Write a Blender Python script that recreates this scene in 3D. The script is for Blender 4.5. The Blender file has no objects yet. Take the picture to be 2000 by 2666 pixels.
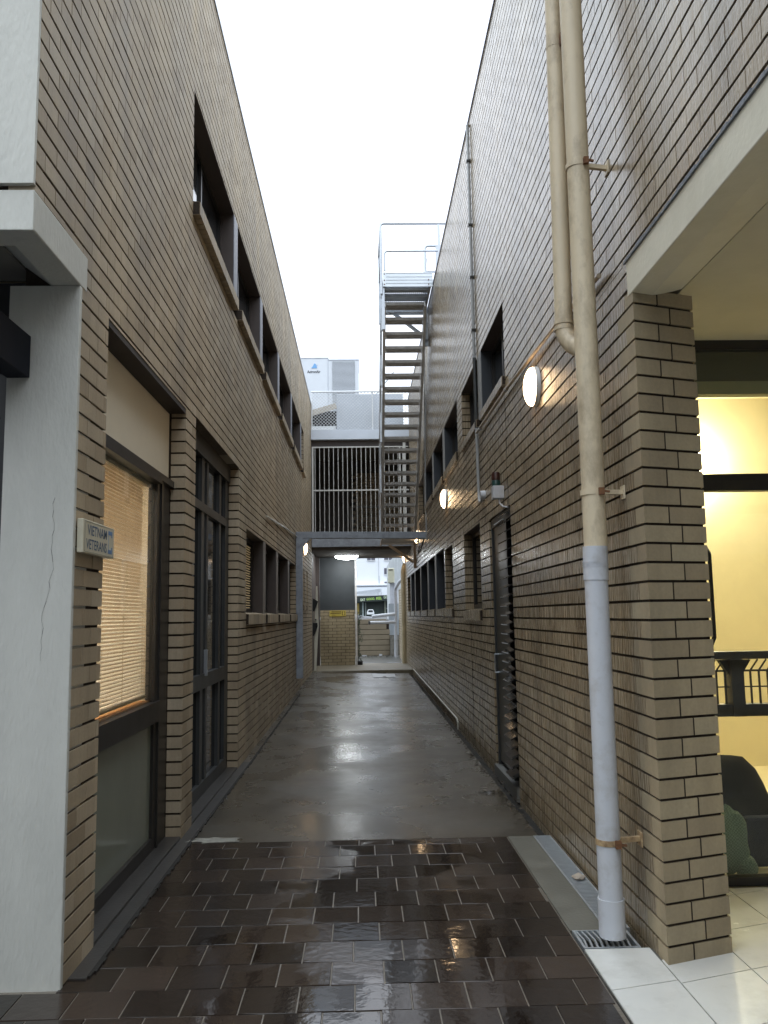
import bpy, bmesh, math, random
import numpy as np
from mathutils import Vector, Matrix
random.seed(7)
rnd = random.Random(11)
C = bpy.context.scene.collection
SC = bpy.context.scene
# ------------------------------------------------------------------ camera
CAM_H = 1.491
YAW, PITCH, ROLL = 0.0284, 0.1215, -0.0159
cy, sy_ = math.cos(YAW), math.sin(YAW); cp, sp = math.cos(PITCH), math.sin(PITCH)
fwd = Vector((sy_*cp, cy*cp, sp)); right = Vector((cy, -sy_, 0)); up = right.cross(fwd)
cr, sr = math.cos(ROLL), math.sin(ROLL)
r2 = right*cr + up*sr; u2 = -right*sr + up*cr
cam = bpy.data.cameras.new('camera'); camo = bpy.data.objects.new('camera', cam); C.objects.link(camo)
cam.sensor_fit = 'HORIZONTAL'; cam.sensor_width = 36.0; cam.lens = 2196.4/2000*36
cam.clip_start = 0.05; cam.clip_end = 2000
m = Matrix((( r2.x, u2.x, -fwd.x, 0), (r2.y, u2.y, -fwd.y, 0), (r2.z, u2.z, -fwd.z, CAM_H), (0, 0, 0, 1)))
camo.matrix_world = m
SC.camera = camo
# ------------------------------------------------------------------ world, sun, exposure
SUN_EL, SUN_ROT = math.radians(72), math.radians(200)
W = bpy.data.worlds.new('World'); SC.world = W; W.use_nodes = True
nt = W.node_tree; nt.nodes.clear()
wo = nt.nodes.new('ShaderNodeOutputWorld'); bg = nt.nodes.new('ShaderNodeBackground')
sky = nt.nodes.new('ShaderNodeTexSky'); sky.sky_type = 'NISHITA'; sky.sun_disc = False
sky.sun_elevation = SUN_EL; sky.sun_rotation = SUN_ROT; sky.air_density = 1.0; sky.dust_density = 3.0
mixc = nt.nodes.new('ShaderNodeMix'); mixc.data_type = 'RGBA'
tc = nt.nodes.new('ShaderNodeTexCoord'); nz = nt.nodes.new('ShaderNodeTexNoise')
nz.inputs['Scale'].default_value = 1.6; nz.inputs['Detail'].default_value = 4
cr_ = nt.nodes.new('ShaderNodeValToRGB')
cr_.color_ramp.elements[0].position = .3; cr_.color_ramp.elements[0].color = (8.0, 9.7, 10.4, 1)
cr_.color_ramp.elements[1].position = .62; cr_.color_ramp.elements[1].color = (13.4, 14.2, 15.6, 1)
nt.links.new(tc.outputs['Generated'], nz.inputs['Vector']); nt.links.new(nz.outputs['Fac'], cr_.inputs['Fac'])
mixc.inputs['Factor'].default_value = 0.93
sz_ = nt.nodes.new('ShaderNodeSeparateXYZ'); nt.links.new(tc.outputs['Generated'], sz_.inputs[0])
mz_ = nt.nodes.new('ShaderNodeMapRange'); mz_.inputs['To Min'].default_value = .44; mz_.inputs['To Max'].default_value = 1.95
nt.links.new(sz_.outputs['Z'], mz_.inputs['Value'])
vs_ = nt.nodes.new('ShaderNodeVectorMath'); vs_.operation = 'SCALE'; nt.links.new(cr_.outputs[0], vs_.inputs[0]); nt.links.new(mz_.outputs[0], vs_.inputs['Scale'])
nt.links.new(sky.outputs[0], mixc.inputs['A']); nt.links.new(vs_.outputs[0], mixc.inputs['B'])
nt.links.new(mixc.outputs['Result'], bg.inputs['Color']); bg.inputs['Strength'].default_value = 0.12
nt.links.new(bg.outputs[0], wo.inputs[0])
sl = bpy.data.lights.new('sun', 'SUN'); sl.energy = 0.5; sl.angle = math.radians(60); sl.color = (1, .97, .93)
so = bpy.data.objects.new('sun', sl); C.objects.link(so)
sd = Vector((math.sin(SUN_ROT)*math.cos(SUN_EL), math.cos(SUN_ROT)*math.cos(SUN_EL), math.sin(SUN_EL)))
so.rotation_euler = sd.to_track_quat('Z', 'Y').to_euler()
SC.view_settings.view_transform = 'Standard'; SC.view_settings.look = 'None'
SC.view_settings.gamma = 1; SC.view_settings.use_curve_mapping = False
SC.view_settings.exposure = 0.24
SC.cycles.max_bounces = 12; SC.cycles.diffuse_bounces = 6; SC.cycles.glossy_bounces = 5
SC.cycles.transmission_bounces = 8; SC.cycles.transparent_max_bounces = 16
SC.cycles.sample_clamp_indirect = 6.0; SC.cycles.use_denoising = True
SC.cycles.caustics_reflective = True; SC.cycles.caustics_refractive = False

# ------------------------------------------------------------------ helpers
ORG = {}
class MB:
    def __init__(s): s.v = []; s.f = []; s.mi = []; s.t = []
    def add(s, vs, fs, mi=0, t=0.5):
        b = len(s.v); s.v += [tuple(map(float, q)) for q in vs]
        for f in fs: s.f.append(tuple(b+i for i in f)); s.mi.append(mi); s.t.append(t)
    def box(s, x0, x1, y0, y1, z0, z1, mi=0, t=0.5):
        if x0 > x1: x0, x1 = x1, x0
        if y0 > y1: y0, y1 = y1, y0
        if z0 > z1: z0, z1 = z1, z0
        s.add([(x0,y0,z0),(x1,y0,z0),(x1,y1,z0),(x0,y1,z0),(x0,y0,z1),(x1,y0,z1),(x1,y1,z1),(x0,y1,z1)],
              [(0,3,2,1),(4,5,6,7),(0,1,5,4),(1,2,6,5),(2,3,7,6),(3,0,4,7)], mi, t)
    def prism(s, poly, a, b, axis='z', mi=0, t=.5):
        # poly: list of 2D points, extruded between a and b along axis
        n = len(poly)
        def P(p, h): return {'z': (p[0], p[1], h), 'y': (p[0], h, p[1]), 'x': (h, p[0], p[1])}[axis]
        vs = [P(p, a) for p in poly] + [P(p, b) for p in poly]
        fs = [tuple(range(n))[::-1], tuple(range(n, 2*n))] + [(i, (i+1) % n, n+(i+1) % n, n+i) for i in range(n)]
        s.add(vs, fs, mi, t)
    def bar(s, p0, p1, w, h, upv=(0,0,1), mi=0):
        p0, p1 = Vector(p0), Vector(p1); d = (p1-p0).normalized(); upv = Vector(upv)
        a = d.cross(upv); 
        if a.length < 1e-4: a = d.cross(Vector((1,0,0)))
        a.normalize(); b = a.cross(d).normalized()
        vs = []
        for p in (p0, p1):
            for i, j in ((-1,-1),(1,-1),(1,1),(-1,1)): vs.append(p + a*(i*w/2) + b*(j*h/2))
        s.add(vs, [(0,3,2,1),(4,5,6,7),(0,1,5,4),(1,2,6,5),(2,3,7,6),(3,0,4,7)], mi)
    def tube(s, pts, r, n=12, mi=0, caps=True):
        pts = [Vector(p) for p in pts]; rs = r if isinstance(r, (list, tuple)) else [r]*len(pts)
        prev = None; vs = []
        for i, p in enumerate(pts):
            if i == 0: d = pts[1]-p
            elif i == len(pts)-1: d = p-pts[-2]
            else: d = (pts[i+1]-p).normalized() + (p-pts[i-1]).normalized()
            d.normalize()
            if prev is None:
                a = d.cross(Vector((0,0,1)))
                if a.length < .05: a = d.cross(Vector((1,0,0)))
            else: a = prev - d*prev.dot(d)
            a.normalize(); prev = a; b = d.cross(a)
            for k in range(n):
                t = 2*math.pi*k/n; vs.append(p + (a*math.cos(t)+b*math.sin(t))*rs[i])
        fs = []
        for i in range(len(pts)-1):
            for k in range(n):
                k2 = (k+1) % n; fs.append((i*n+k, i*n+k2, (i+1)*n+k2, (i+1)*n+k))
        if caps: fs += [tuple(range(n))[::-1], tuple(range((len(pts)-1)*n, len(pts)*n))]
        s.add(vs, fs, mi)
    def lathe(s, prof, c, axis='z', n=24, mi=0):
        # prof: (radius, height) along axis from c
        vs = []; c = Vector(c)
        for r, h in prof:
            for k in range(n):
                t = 2*math.pi*k/n; a, b = r*math.cos(t), r*math.sin(t)
                vs.append(c + Vector({'z': (a, b, h), 'x': (h, a, b), 'y': (a, h, b)}[axis]))
        fs = []
        for i in range(len(prof)-1):
            for k in range(n):
                k2 = (k+1) % n; fs.append((i*n+k, i*n+k2, (i+1)*n+k2, (i+1)*n+k))
        fs += [tuple(range(n))[::-1], tuple(range((len(prof)-1)*n, len(prof)*n))]
        s.add(vs, fs, mi)
    def build(s, name, mats, parent=None, smooth=False, bevel=0, tint=False):
        if not isinstance(mats, (list, tuple)): mats = [mats]
        o = ORG.get(parent.name, (0,0,0)) if parent else (0,0,0)
        me = bpy.data.meshes.new(name)
        me.from_pydata([(a-o[0], b-o[1], c-o[2]) for a, b, c in s.v], [], s.f)
        for mm in mats: me.materials.append(mm)
        if len(mats) > 1: me.polygons.foreach_set('material_index', s.mi)
        if tint:
            at = me.attributes.new('tint', 'FLOAT', 'FACE'); at.data.foreach_set('value', s.t)
        bm = bmesh.new(); bm.from_mesh(me)
        if not tint: bmesh.ops.recalc_face_normals(bm, faces=bm.faces)
        bm.to_mesh(me); bm.free()
        if smooth:
            me.polygons.foreach_set('use_smooth', [True]*len(me.polygons))
            me.set_sharp_from_angle(angle=math.radians(40))
        ob = bpy.data.objects.new(name, me); C.objects.link(ob)
        if parent: ob.parent = parent; ORG[ob.name] = o
        if bevel:
            b = ob.modifiers.new('bevel', 'BEVEL'); b.width = bevel; b.segments = 2; b.limit_method = 'ANGLE'
        return ob
def tag(o, label=None, cat=None, group=None, kind=None):
    if label: o['label'] = label
    if cat: o['category'] = cat
    if group: o['group'] = group
    if kind: o['kind'] = kind
    return o
def thing(name, label, cat, loc=(0,0,0), group=None):
    o = bpy.data.objects.new(name, None); C.objects.link(o); o.location = loc
    o.empty_display_size = .2; ORG[o.name] = tuple(loc)
    return tag(o, label, cat, group)
def copy_tree(o, loc, label=None, name=None):
    c = o.copy(); C.objects.link(c); c.location = loc
    if label: c['label'] = label
    def rec(a, b):
        for ch in list(a.children):
            d = ch.copy(); C.objects.link(d); d.parent = b; rec(ch, d)
    rec(o, c)
    return c
def text_mesh(name, body, size_w, size_h, org, U, V, mat, parent, thick=.002, bold=0.0):
    cu = bpy.data.curves.new(name, 'FONT'); cu.body = body; cu.size = 1; cu.extrude = 0; cu.offset = bold
    cu.resolution_u = 3
    ob = bpy.data.objects.new(name, cu); C.objects.link(ob)
    dg = bpy.context.evaluated_depsgraph_get(); me = bpy.data.meshes.new_from_object(ob.evaluated_get(dg))
    bpy.data.objects.remove(ob)
    co = np.array([v.co for v in me.vertices]); mn = co.min(0); mx = co.max(0)
    U, V, org = Vector(U), Vector(V), Vector(org); N = U.cross(V).normalized()
    o = Vector(ORG.get(parent.name, (0,0,0))) if parent else Vector((0,0,0))
    for v in me.vertices:
        a = (v.co.x-mn[0])/(mx[0]-mn[0])*size_w; b = (v.co.y-mn[1])/(mx[1]-mn[1])*size_h
        v.co = org + U*a + V*b + N*thick - o
    me.materials.append(mat)
    t = bpy.data.objects.new(name, me); C.objects.link(t)
    if parent: t.parent = parent
    return t

# ------------------------------------------------------------------ materials
def new_mat(name):
    m = bpy.data.materials.new(name); m.use_nodes = True
    n = m.node_tree.nodes; l = m.node_tree.links
    return m, n, l, n['Principled BSDF']
def M(name, col, rough=.6, metal=0., var=.12, scale=5., bump=0., bscale=60., rvar=.1, spec=.5, stretch=(1,1,1), stain=None, stain_amt=.5, stain_scale=2., coat=0., col2=None):
    m, n, l, p = new_mat(name)
    tc = n.new('ShaderNodeTexCoord'); mp = n.new('ShaderNodeMapping'); mp.inputs['Scale'].default_value = stretch
    l.new(tc.outputs['Object'], mp.inputs['Vector'])
    nz = n.new('ShaderNodeTexNoise'); nz.inputs['Scale'].default_value = scale; nz.inputs['Detail'].default_value = 6
    nz.inputs['Roughness'].default_value = .65
    l.new(mp.outputs[0], nz.inputs['Vector'])
    r = n.new('ShaderNodeValToRGB'); r.color_ramp.elements[0].position = .3; r.color_ramp.elements[1].position = .7
    c2 = col2 or col
    r.color_ramp.elements[0].color = tuple(max(0, c*(1-var)) for c in col)+(1,)
    r.color_ramp.elements[1].color = tuple(min(1, c*(1+var)) for c in c2)+(1,)
    l.new(nz.outputs['Fac'], r.inputs['Fac']); out = r.outputs[0]
    if stain:
        ns = n.new('ShaderNodeTexNoise'); ns.inputs['Scale'].default_value = stain_scale; ns.inputs['Detail'].default_value = 9
        ns.inputs['Roughness'].default_value = .7
        l.new(mp.outputs[0], ns.inputs['Vector'])
        rs = n.new('ShaderNodeValToRGB'); rs.color_ramp.elements[0].position = .5; rs.color_ramp.elements[1].position = .68
        rs.color_ramp.elements[0].color = (0,0,0,1); rs.color_ramp.elements[1].color = (stain_amt,)*3+(1,)
        l.new(ns.outputs['Fac'], rs.inputs['Fac'])
        mx = n.new('ShaderNodeMix'); mx.data_type = 'RGBA'; l.new(rs.outputs[0], mx.inputs['Factor'])
        l.new(out, mx.inputs['A']); mx.inputs['B'].default_value = tuple(stain)+(1,); out = mx.outputs['Result']
    l.new(out, p.inputs['Base Color'])
    mr = n.new('ShaderNodeMapRange'); mr.inputs['To Min'].default_value = max(0.02, rough-rvar); mr.inputs['To Max'].default_value = min(1, rough+rvar)
    l.new(nz.outputs['Fac'], mr.inputs['Value']); l.new(mr.outputs[0], p.inputs['Roughness'])
    p.inputs['Metallic'].default_value = metal; p.inputs['Specular IOR Level'].default_value = spec
    p.inputs['Coat Weight'].default_value = coat
    if bump:
        nb = n.new('ShaderNodeTexNoise'); nb.inputs['Scale'].default_value = bscale; nb.inputs['Detail'].default_value = 4
        l.new(mp.outputs[0], nb.inputs['Vector'])
        b = n.new('ShaderNodeBump'); b.inputs['Strength'].default_value = bump; b.inputs['Distance'].default_value = .01
        l.new(nb.outputs['Fac'], b.inputs['Height']); l.new(b.outputs[0], p.inputs['Normal'])
    return m
def emis(name, col, s, base=(.8,.8,.8)):
    m, n, l, p = new_mat(name); p.inputs['Base Color'].default_value = base+(1,)
    p.inputs['Emission Color'].default_value = tuple(col)+(1,); p.inputs['Emission Strength'].default_value = s
    return m
def brick_mat(name, cols, rough, streak, wet):
    m, n, l, p = new_mat(name)
    at = n.new('ShaderNodeAttribute'); at.attribute_name = 'tint'
    r = n.new('ShaderNodeValToRGB'); e = r.color_ramp.elements
    e[0].position = 0; e[0].color = cols[0]+(1,); e[1].position = 1; e[1].color = cols[-1]+(1,)
    for i, c in enumerate(cols[1:-1]):
        k = e.new((i+1)/(len(cols)-1)); k.color = c+(1,)
    l.new(at.outputs['Fac'], r.inputs['Fac'])
    tc = n.new('ShaderNodeTexCoord')
    # broad run-off staining: long vertical noise
    mp = n.new('ShaderNodeMapping'); mp.inputs['Scale'].default_value = (1.2, 1.2, .28); l.new(tc.outputs['Object'], mp.inputs['Vector'])
    n1 = n.new('ShaderNodeTexNoise'); n1.inputs['Scale'].default_value = 2.2; n1.inputs['Detail'].default_value = 7; n1.inputs['Roughness'].default_value = .6
    l.new(mp.outputs[0], n1.inputs['Vector'])
    m1 = n.new('ShaderNodeMapRange'); m1.inputs['From Min'].default_value = .33; m1.inputs['From Max'].default_value = .7
    m1.inputs['To Min'].default_value = .66; m1.inputs['To Max'].default_value = 1.12; l.new(n1.outputs['Fac'], m1.inputs['Value'])
    # fine clay grain
    n2 = n.new('ShaderNodeTexNoise'); n2.inputs['Scale'].default_value = 70; n2.inputs['Detail'].default_value = 5; l.new(tc.outputs['Object'], n2.inputs['Vector'])
    m2 = n.new('ShaderNodeMapRange'); m2.inputs['To Min'].default_value = .86; m2.inputs['To Max'].default_value = 1.14; l.new(n2.outputs['Fac'], m2.inputs['Value'])
    # vertical wire-cut streaks
    mp3 = n.new('ShaderNodeMapping'); mp3.inputs['Scale'].default_value = (90, 90, 5); l.new(tc.outputs['Object'], mp3.inputs['Vector'])
    n3 = n.new('ShaderNodeTexNoise'); n3.inputs['Scale'].default_value = 1; n3.inputs['Detail'].default_value = 3; l.new(mp3.outputs[0], n3.inputs['Vector'])
    m3 = n.new('ShaderNodeMapRange'); m3.inputs['From Min'].default_value = .3; m3.inputs['From Max'].default_value = .7
    m3.inputs['To Min'].default_value = 1-.16*streak; m3.inputs['To Max'].default_value = 1+.16*streak; l.new(n3.outputs['Fac'], m3.inputs['Value'])
    a = n.new('ShaderNodeMath'); a.operation = 'MULTIPLY'; l.new(m1.outputs[0], a.inputs[0]); l.new(m2.outputs[0], a.inputs[1])
    b = n.new('ShaderNodeMath'); b.operation = 'MULTIPLY'; l.new(a.outputs[0], b.inputs[0]); l.new(m3.outputs[0], b.inputs[1])
    vm = n.new('ShaderNodeVectorMath'); vm.operation = 'SCALE'; l.new(r.outputs[0], vm.inputs[0]); l.new(b.outputs[0], vm.inputs['Scale'])
    # grime splashed up from the ground and washed down from the top
    l.new(vm.outputs[0], p.inputs['Base Color'])
    mr = n.new('ShaderNodeMapRange'); mr.inputs['From Min'].default_value = .3; mr.inputs['From Max'].default_value = .7
    mr.inputs['To Min'].default_value = rough-wet; mr.inputs['To Max'].default_value = rough+wet
    l.new(n3.outputs['Fac'] if streak > .5 else n1.outputs['Fac'], mr.inputs['Value']); l.new(mr.outputs[0], p.inputs['Roughness'])
    ad = n.new('ShaderNodeMath'); ad.operation = 'ADD'
    s3 = n.new('ShaderNodeMath'); s3.operation = 'MULTIPLY'; s3.inputs[1].default_value = streak; l.new(n3.outputs['Fac'], s3.inputs[0])
    l.new(s3.outputs[0], ad.inputs[0]); l.new(n2.outputs['Fac'], ad.inputs[1])
    bp = n.new('ShaderNodeBump'); bp.inputs['Strength'].default_value = .25; bp.inputs['Distance'].default_value = .004
    l.new(ad.outputs[0], bp.inputs['Height']); l.new(bp.outputs[0], p.inputs['Normal'])
    return m
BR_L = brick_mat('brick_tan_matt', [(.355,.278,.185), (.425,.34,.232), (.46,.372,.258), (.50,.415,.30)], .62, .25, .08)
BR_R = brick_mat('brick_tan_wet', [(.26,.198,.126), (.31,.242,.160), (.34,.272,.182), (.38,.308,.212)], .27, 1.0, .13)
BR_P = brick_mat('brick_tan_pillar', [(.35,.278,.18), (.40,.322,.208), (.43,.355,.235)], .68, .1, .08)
MORTP = M('mortar_perpend', (.15,.115,.08), .9, var=.3, scale=30)
MORT = M('mortar_brown', (.030,.020,.013), .9, var=.3, scale=30, bump=.4)
RENDER = M('white_render', (.56,.56,.52), .7, var=.05, scale=4, bump=.38, bscale=60, stretch=(1,1,.35), stain=(.38,.39,.36), stain_amt=.3, stain_scale=2.2)
CREAM = M('cream_render', (.62,.58,.47), .7, var=.06, scale=2, bump=.15, bscale=40, stain=(.42,.38,.28), stain_amt=.35, stain_scale=1.2)
SOFFIT = M('soffit_cream', (.52,.49,.40), .8, var=.10, scale=1.6, bump=.1)
DARKSOF = M('soffit_grey', (.22,.21,.19), .8, var=.08)
ALU = M('bronze_frame', (.035,.032,.030), .38, var=.2, metal=.3)
ALUG = M('grey_frame', (.055,.058,.060), .4, var=.15, metal=.2)
POST = M('post_taupe', (.20,.175,.155), .55, var=.12, scale=8)
POSTD = M('post_brown', (.07,.055,.05), .5, var=.15)
POSTS = M('post_slate', (.035,.040,.050), .5, var=.15)
POSTR = M('post_grey_edge', (.26,.26,.26), .55, var=.1)
PANEL = M('cream_panel', (.74,.67,.53), .6, var=.04, scale=2)
STEEL = M('galvanised', (.50,.53,.57), .38, metal=.75, var=.12, scale=14, rvar=.12)
STEELD = M('galvanised_dull', (.60,.58,.56), .5, metal=.1, var=.2, scale=10, rvar=.12)
BLUEG = M('blue_grey_paint', (.30,.33,.38), .5, var=.18, scale=7, bump=.05, stain=(.13,.14,.16), stain_amt=.5, stain_scale=5)
FASC = M('fascia_pale_blue', (.55,.60,.68), .5, var=.05, scale=3)
WHITE = M('white_paint', (.72,.74,.76), .45, var=.05, scale=4)
PVC = M('pvc_white', (.56,.58,.63), .32, var=.04, scale=3, stain=(.36,.34,.32), stain_amt=.5, stain_scale=7)
PIPEC = M('pipe_cream', (.64,.54,.385), .45, var=.08, scale=5, bump=.1, bscale=25, stain=(.20,.145,.09), stain_amt=.75, stain_scale=3.2, stretch=(1,1,.5))
RUST = M('rust', (.16,.07,.03), .8, var=.4, scale=40, bump=.4)
RUSTY = M('rusty_cream_strap', (.42,.30,.17), .6, var=.25, scale=30, stain=(.12,.05,.02), stain_amt=.8, stain_scale=12)
BLACK = M('black_rubber', (.012,.012,.013), .6, var=.2)
DARK = M('dark_void', (.01,.01,.011), .8, var=.2)
BEAMN = M('navy_beam', (.010,.012,.020), .7, spec=.2, var=.15)
DGREY = M('door_dark_grey', (.038,.040,.038), .33, var=.12, scale=5, stain=(.10,.10,.10), stain_amt=.4)
SLATE = M('slate_panel', (.040,.046,.050), .55, var=.22, scale=1.6, stain=(.05,.05,.055), stain_amt=.5)
WHITET = M('white_tile', (.66,.66,.64), .24, var=.05, scale=3, stain=(.38,.37,.34), stain_amt=.3, stain_scale=5)
GROUT = M('tile_grout', (.10,.095,.085), .85, var=.2)
CONCW = M('cement_strip', (.14,.135,.115), .35, var=.15, scale=6, bump=.15, rvar=.15)
THRESH = M('threshold_concrete', (.17,.145,.10), .6, var=.18, scale=5, bump=.3, stain=(.10,.09,.07), stain_amt=.6)
KERBD = M('door_sill_dark', (.040,.037,.035), .4, var=.2, scale=6, bump=.15)
GALV = M('grate_steel', (.62,.66,.70), .32, metal=.7, var=.1, scale=20)
RWALL = M('sleeper_tan', (.22,.18,.125), .75, var=.15, scale=4, bump=.3, stain=(.10,.085,.06), stain_amt=.6)
TIMB = M('landing_painted', (.46,.41,.36), .5, var=.12, scale=8)
def glass(name, tint=(.9,.93,.92), rough=0.02):
    m, n, l, p = new_mat(name)
    p.inputs['Base Color'].default_value = tint+(1,); p.inputs['Transmission Weight'].default_value = 1
    p.inputs['Roughness'].default_value = rough; p.inputs['IOR'].default_value = 1.45
    n.remove(p); g = n.new('ShaderNodeBsdfGlossy'); g.inputs['Roughness'].default_value = rough
    t = n.new('ShaderNodeBsdfTransparent'); t.inputs['Color'].default_value = tint+(1,)
    fr = n.new('ShaderNodeFresnel'); ge = n.new('ShaderNodeNewGeometry'); mi = n.new('ShaderNodeMix'); mi.inputs['A'].default_value = 1.5; mi.inputs['B'].default_value = 1/1.5; l.new(ge.outputs['Backfacing'], mi.inputs['Factor']); l.new(mi.outputs['Result'], fr.inputs['IOR'])
    mx = n.new('ShaderNodeMixShader'); l.new(fr.outputs[0], mx.inputs[0]); l.new(t.outputs[0], mx.inputs[1]); l.new(g.outputs[0], mx.inputs[2])
    l.new(mx.outputs[0], n['Material Output'].inputs[0])
    return m
GLASS = glass('clear_glass'); 
GLASSD = M('dark_glass', (.012,.014,.016), .05, var=.2, rvar=.03, spec=.6)
GLASSO = M('obscure_glass_green', (.21,.23,.185), .14, var=.06, scale=2, rvar=.05)

# wet concrete path
def concrete():
    m, n, l, p = new_mat('wet_concrete'); tc = n.new('ShaderNodeTexCoord')
    def noise(sc, det, mapping=None, rough=.6):
        k = n.new('ShaderNodeTexNoise'); k.inputs['Scale'].default_value = sc; k.inputs['Detail'].default_value = det; k.inputs['Roughness'].default_value = rough
        if mapping:
            mp = n.new('ShaderNodeMapping'); mp.inputs['Scale'].default_value = mapping; l.new(tc.outputs['Object'], mp.inputs['Vector']); l.new(mp.outputs[0], k.inputs['Vector'])
        else: l.new(tc.outputs['Object'], k.inputs['Vector'])
        return k
    a = noise(1.1, 8); r = n.new('ShaderNodeValToRGB'); r.color_ramp.elements[0].position = .32; r.color_ramp.elements[1].position = .72
    r.color_ramp.elements[0].color = (.042,.035,.026,1); r.color_ramp.elements[1].color = (.095,.080,.060,1); l.new(a.outputs['Fac'], r.inputs['Fac'])
    g = noise(120, 3); gm = n.new('ShaderNodeMapRange'); gm.inputs['To Min'].default_value = .8; gm.inputs['To Max'].default_value = 1.2; l.new(g.outputs['Fac'], gm.inputs['Value'])
    vm = n.new('ShaderNodeVectorMath'); vm.operation = 'SCALE'; l.new(r.outputs[0], vm.inputs[0]); l.new(gm.outputs[0], vm.inputs['Scale']); l.new(vm.outputs[0], p.inputs['Base Color'])
    w = noise(1.0, 6, (1.1, .9, 1)); wm = n.new('ShaderNodeMapRange'); wm.inputs['From Min'].default_value = .36; wm.inputs['From Max'].default_value = .66
    wm.inputs['To Min'].default_value = .20; wm.inputs['To Max'].default_value = .40; l.new(w.outputs['Fac'], wm.inputs['Value']); l.new(wm.outputs[0], p.inputs['Roughness'])
    # trowel ridges across the path plus aggregate
    b1 = noise(1.0, 6, (6, 10, 1)); b2 = noise(90, 4)
    s = n.new('ShaderNodeMath'); s.operation = 'MULTIPLY_ADD'; s.inputs[1].default_value = .12; l.new(b2.outputs['Fac'], s.inputs[0]); l.new(b1.outputs['Fac'], s.inputs[2])
    bp = n.new('ShaderNodeBump'); bp.inputs['Strength'].default_value = .35; bp.inputs['Distance'].default_value = .0035; l.new(s.outputs[0], bp.inputs['Height']); l.new(bp.outputs[0], p.inputs['Normal'])
    p.inputs['Specular IOR Level'].default_value = .6
    return m
CONC = concrete()
def paver():
    m, n, l, p = new_mat('wet_brown_paver'); tc = n.new('ShaderNodeTexCoord')
    at = n.new('ShaderNodeAttribute'); at.attribute_name = 'tint'
    r = n.new('ShaderNodeValToRGB'); r.color_ramp.elements[0].color = (.015,.0108,.0085,1); r.color_ramp.elements[1].color = (.046,.033,.026,1)
    l.new(at.outputs['Fac'], r.inputs['Fac'])
    k = n.new('ShaderNodeTexNoise'); k.inputs['Scale'].default_value = 3; k.inputs['Detail'].default_value = 8; l.new(tc.outputs['Object'], k.inputs['Vector'])
    km = n.new('ShaderNodeMapRange'); km.inputs['To Min'].default_value = .6; km.inputs['To Max'].default_value = 1.4; l.new(k.outputs['Fac'], km.inputs['Value'])
    vm = n.new('ShaderNodeVectorMath'); vm.operation = 'SCALE'; l.new(r.outputs[0], vm.inputs[0]); l.new(km.outputs[0], vm.inputs['Scale']); l.new(vm.outputs[0], p.inputs['Base Color'])
    # standing water film in patches
    w = n.new('ShaderNodeTexNoise'); w.inputs['Scale'].default_value = 1.5; w.inputs['Detail'].default_value = 4; w.inputs['Distortion'].default_value = .8; l.new(tc.outputs['Object'], w.inputs['Vector'])
    sep = n.new('ShaderNodeSeparateXYZ'); l.new(tc.outputs['Object'], sep.inputs[0])
    wr = n.new('ShaderNodeValToRGB'); wr.color_ramp.elements[0].position = .52; wr.color_ramp.elements[1].position = .60
    ax_ = n.new('ShaderNodeMath'); ax_.operation = 'SUBTRACT'; l.new(sep.outputs['X'], ax_.inputs[0]); ax_.inputs[1].default_value = .12
    ab_ = n.new('ShaderNodeMath'); ab_.operation = 'ABSOLUTE'; l.new(ax_.outputs[0], ab_.inputs[0])
    dm_ = n.new('ShaderNodeMapRange'); dm_.inputs['From Max'].default_value = 1.0; dm_.inputs['To Min'].default_value = .17; dm_.inputs['To Max'].default_value = -.08; l.new(ab_.outputs[0], dm_.inputs['Value'])
    cb_ = n.new('ShaderNodeVectorMath'); cb_.operation = 'SUBTRACT'; l.new(tc.outputs['Object'], cb_.inputs[0]); cb_.inputs[1].default_value = (.05, 3.25, 0)
    cs_ = n.new('ShaderNodeVectorMath'); cs_.operation = 'MULTIPLY'; l.new(cb_.outputs[0], cs_.inputs[0]); cs_.inputs[1].default_value = (1.5, 1.25, 0)
    cl_ = n.new('ShaderNodeVectorMath'); cl_.operation = 'LENGTH'; l.new(cs_.outputs[0], cl_.inputs[0])
    cm_ = n.new('ShaderNodeMapRange'); cm_.inputs['From Max'].default_value = 1.1; cm_.inputs['To Min'].default_value = .30; cm_.inputs['To Max'].default_value = 0; l.new(cl_.outputs['Value'], cm_.inputs['Value'])
    ca_ = n.new('ShaderNodeMath'); ca_.operation = 'ADD'; l.new(cm_.outputs[0], ca_.inputs[0]); l.new(dm_.outputs[0], ca_.inputs[1]); dm_ = ca_
    ad_ = n.new('ShaderNodeMath'); ad_.operation = 'ADD'; l.new(w.outputs['Fac'], ad_.inputs[0]); l.new(dm_.outputs[0], ad_.inputs[1]); l.new(ad_.outputs[0], wr.inputs['Fac'])
    rm = n.new('ShaderNodeMapRange'); rm.inputs['To Min'].default_value = .21; rm.inputs['To Max'].default_value = .045; l.new(wr.outputs[0], rm.inputs['Value']); l.new(rm.outputs[0], p.inputs['Roughness'])
    b = n.new('ShaderNodeTexNoise'); b.inputs['Scale'].default_value = 22; b.inputs['Detail'].default_value = 5; l.new(tc.outputs['Object'], b.inputs['Vector'])
    inv = n.new('ShaderNodeMapRange'); inv.inputs['To Min'].default_value = .30; inv.inputs['To Max'].default_value = .11; l.new(wr.outputs[0], inv.inputs['Value'])
    bp = n.new('ShaderNodeBump'); bp.inputs['Distance'].default_value = .006; l.new(inv.outputs[0], bp.inputs['Strength']); l.new(b.outputs['Fac'], bp.inputs['Height']); l.new(bp.outputs[0], p.inputs['Normal'])
    return m
PAV = paver()
PGROUT = M('paver_grout', (.15,.13,.105), .32, var=.25, scale=25, bump=.3)
ASPH = M('asphalt', (.05,.05,.052), .7, var=.2, scale=8, bump=.3)

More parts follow.
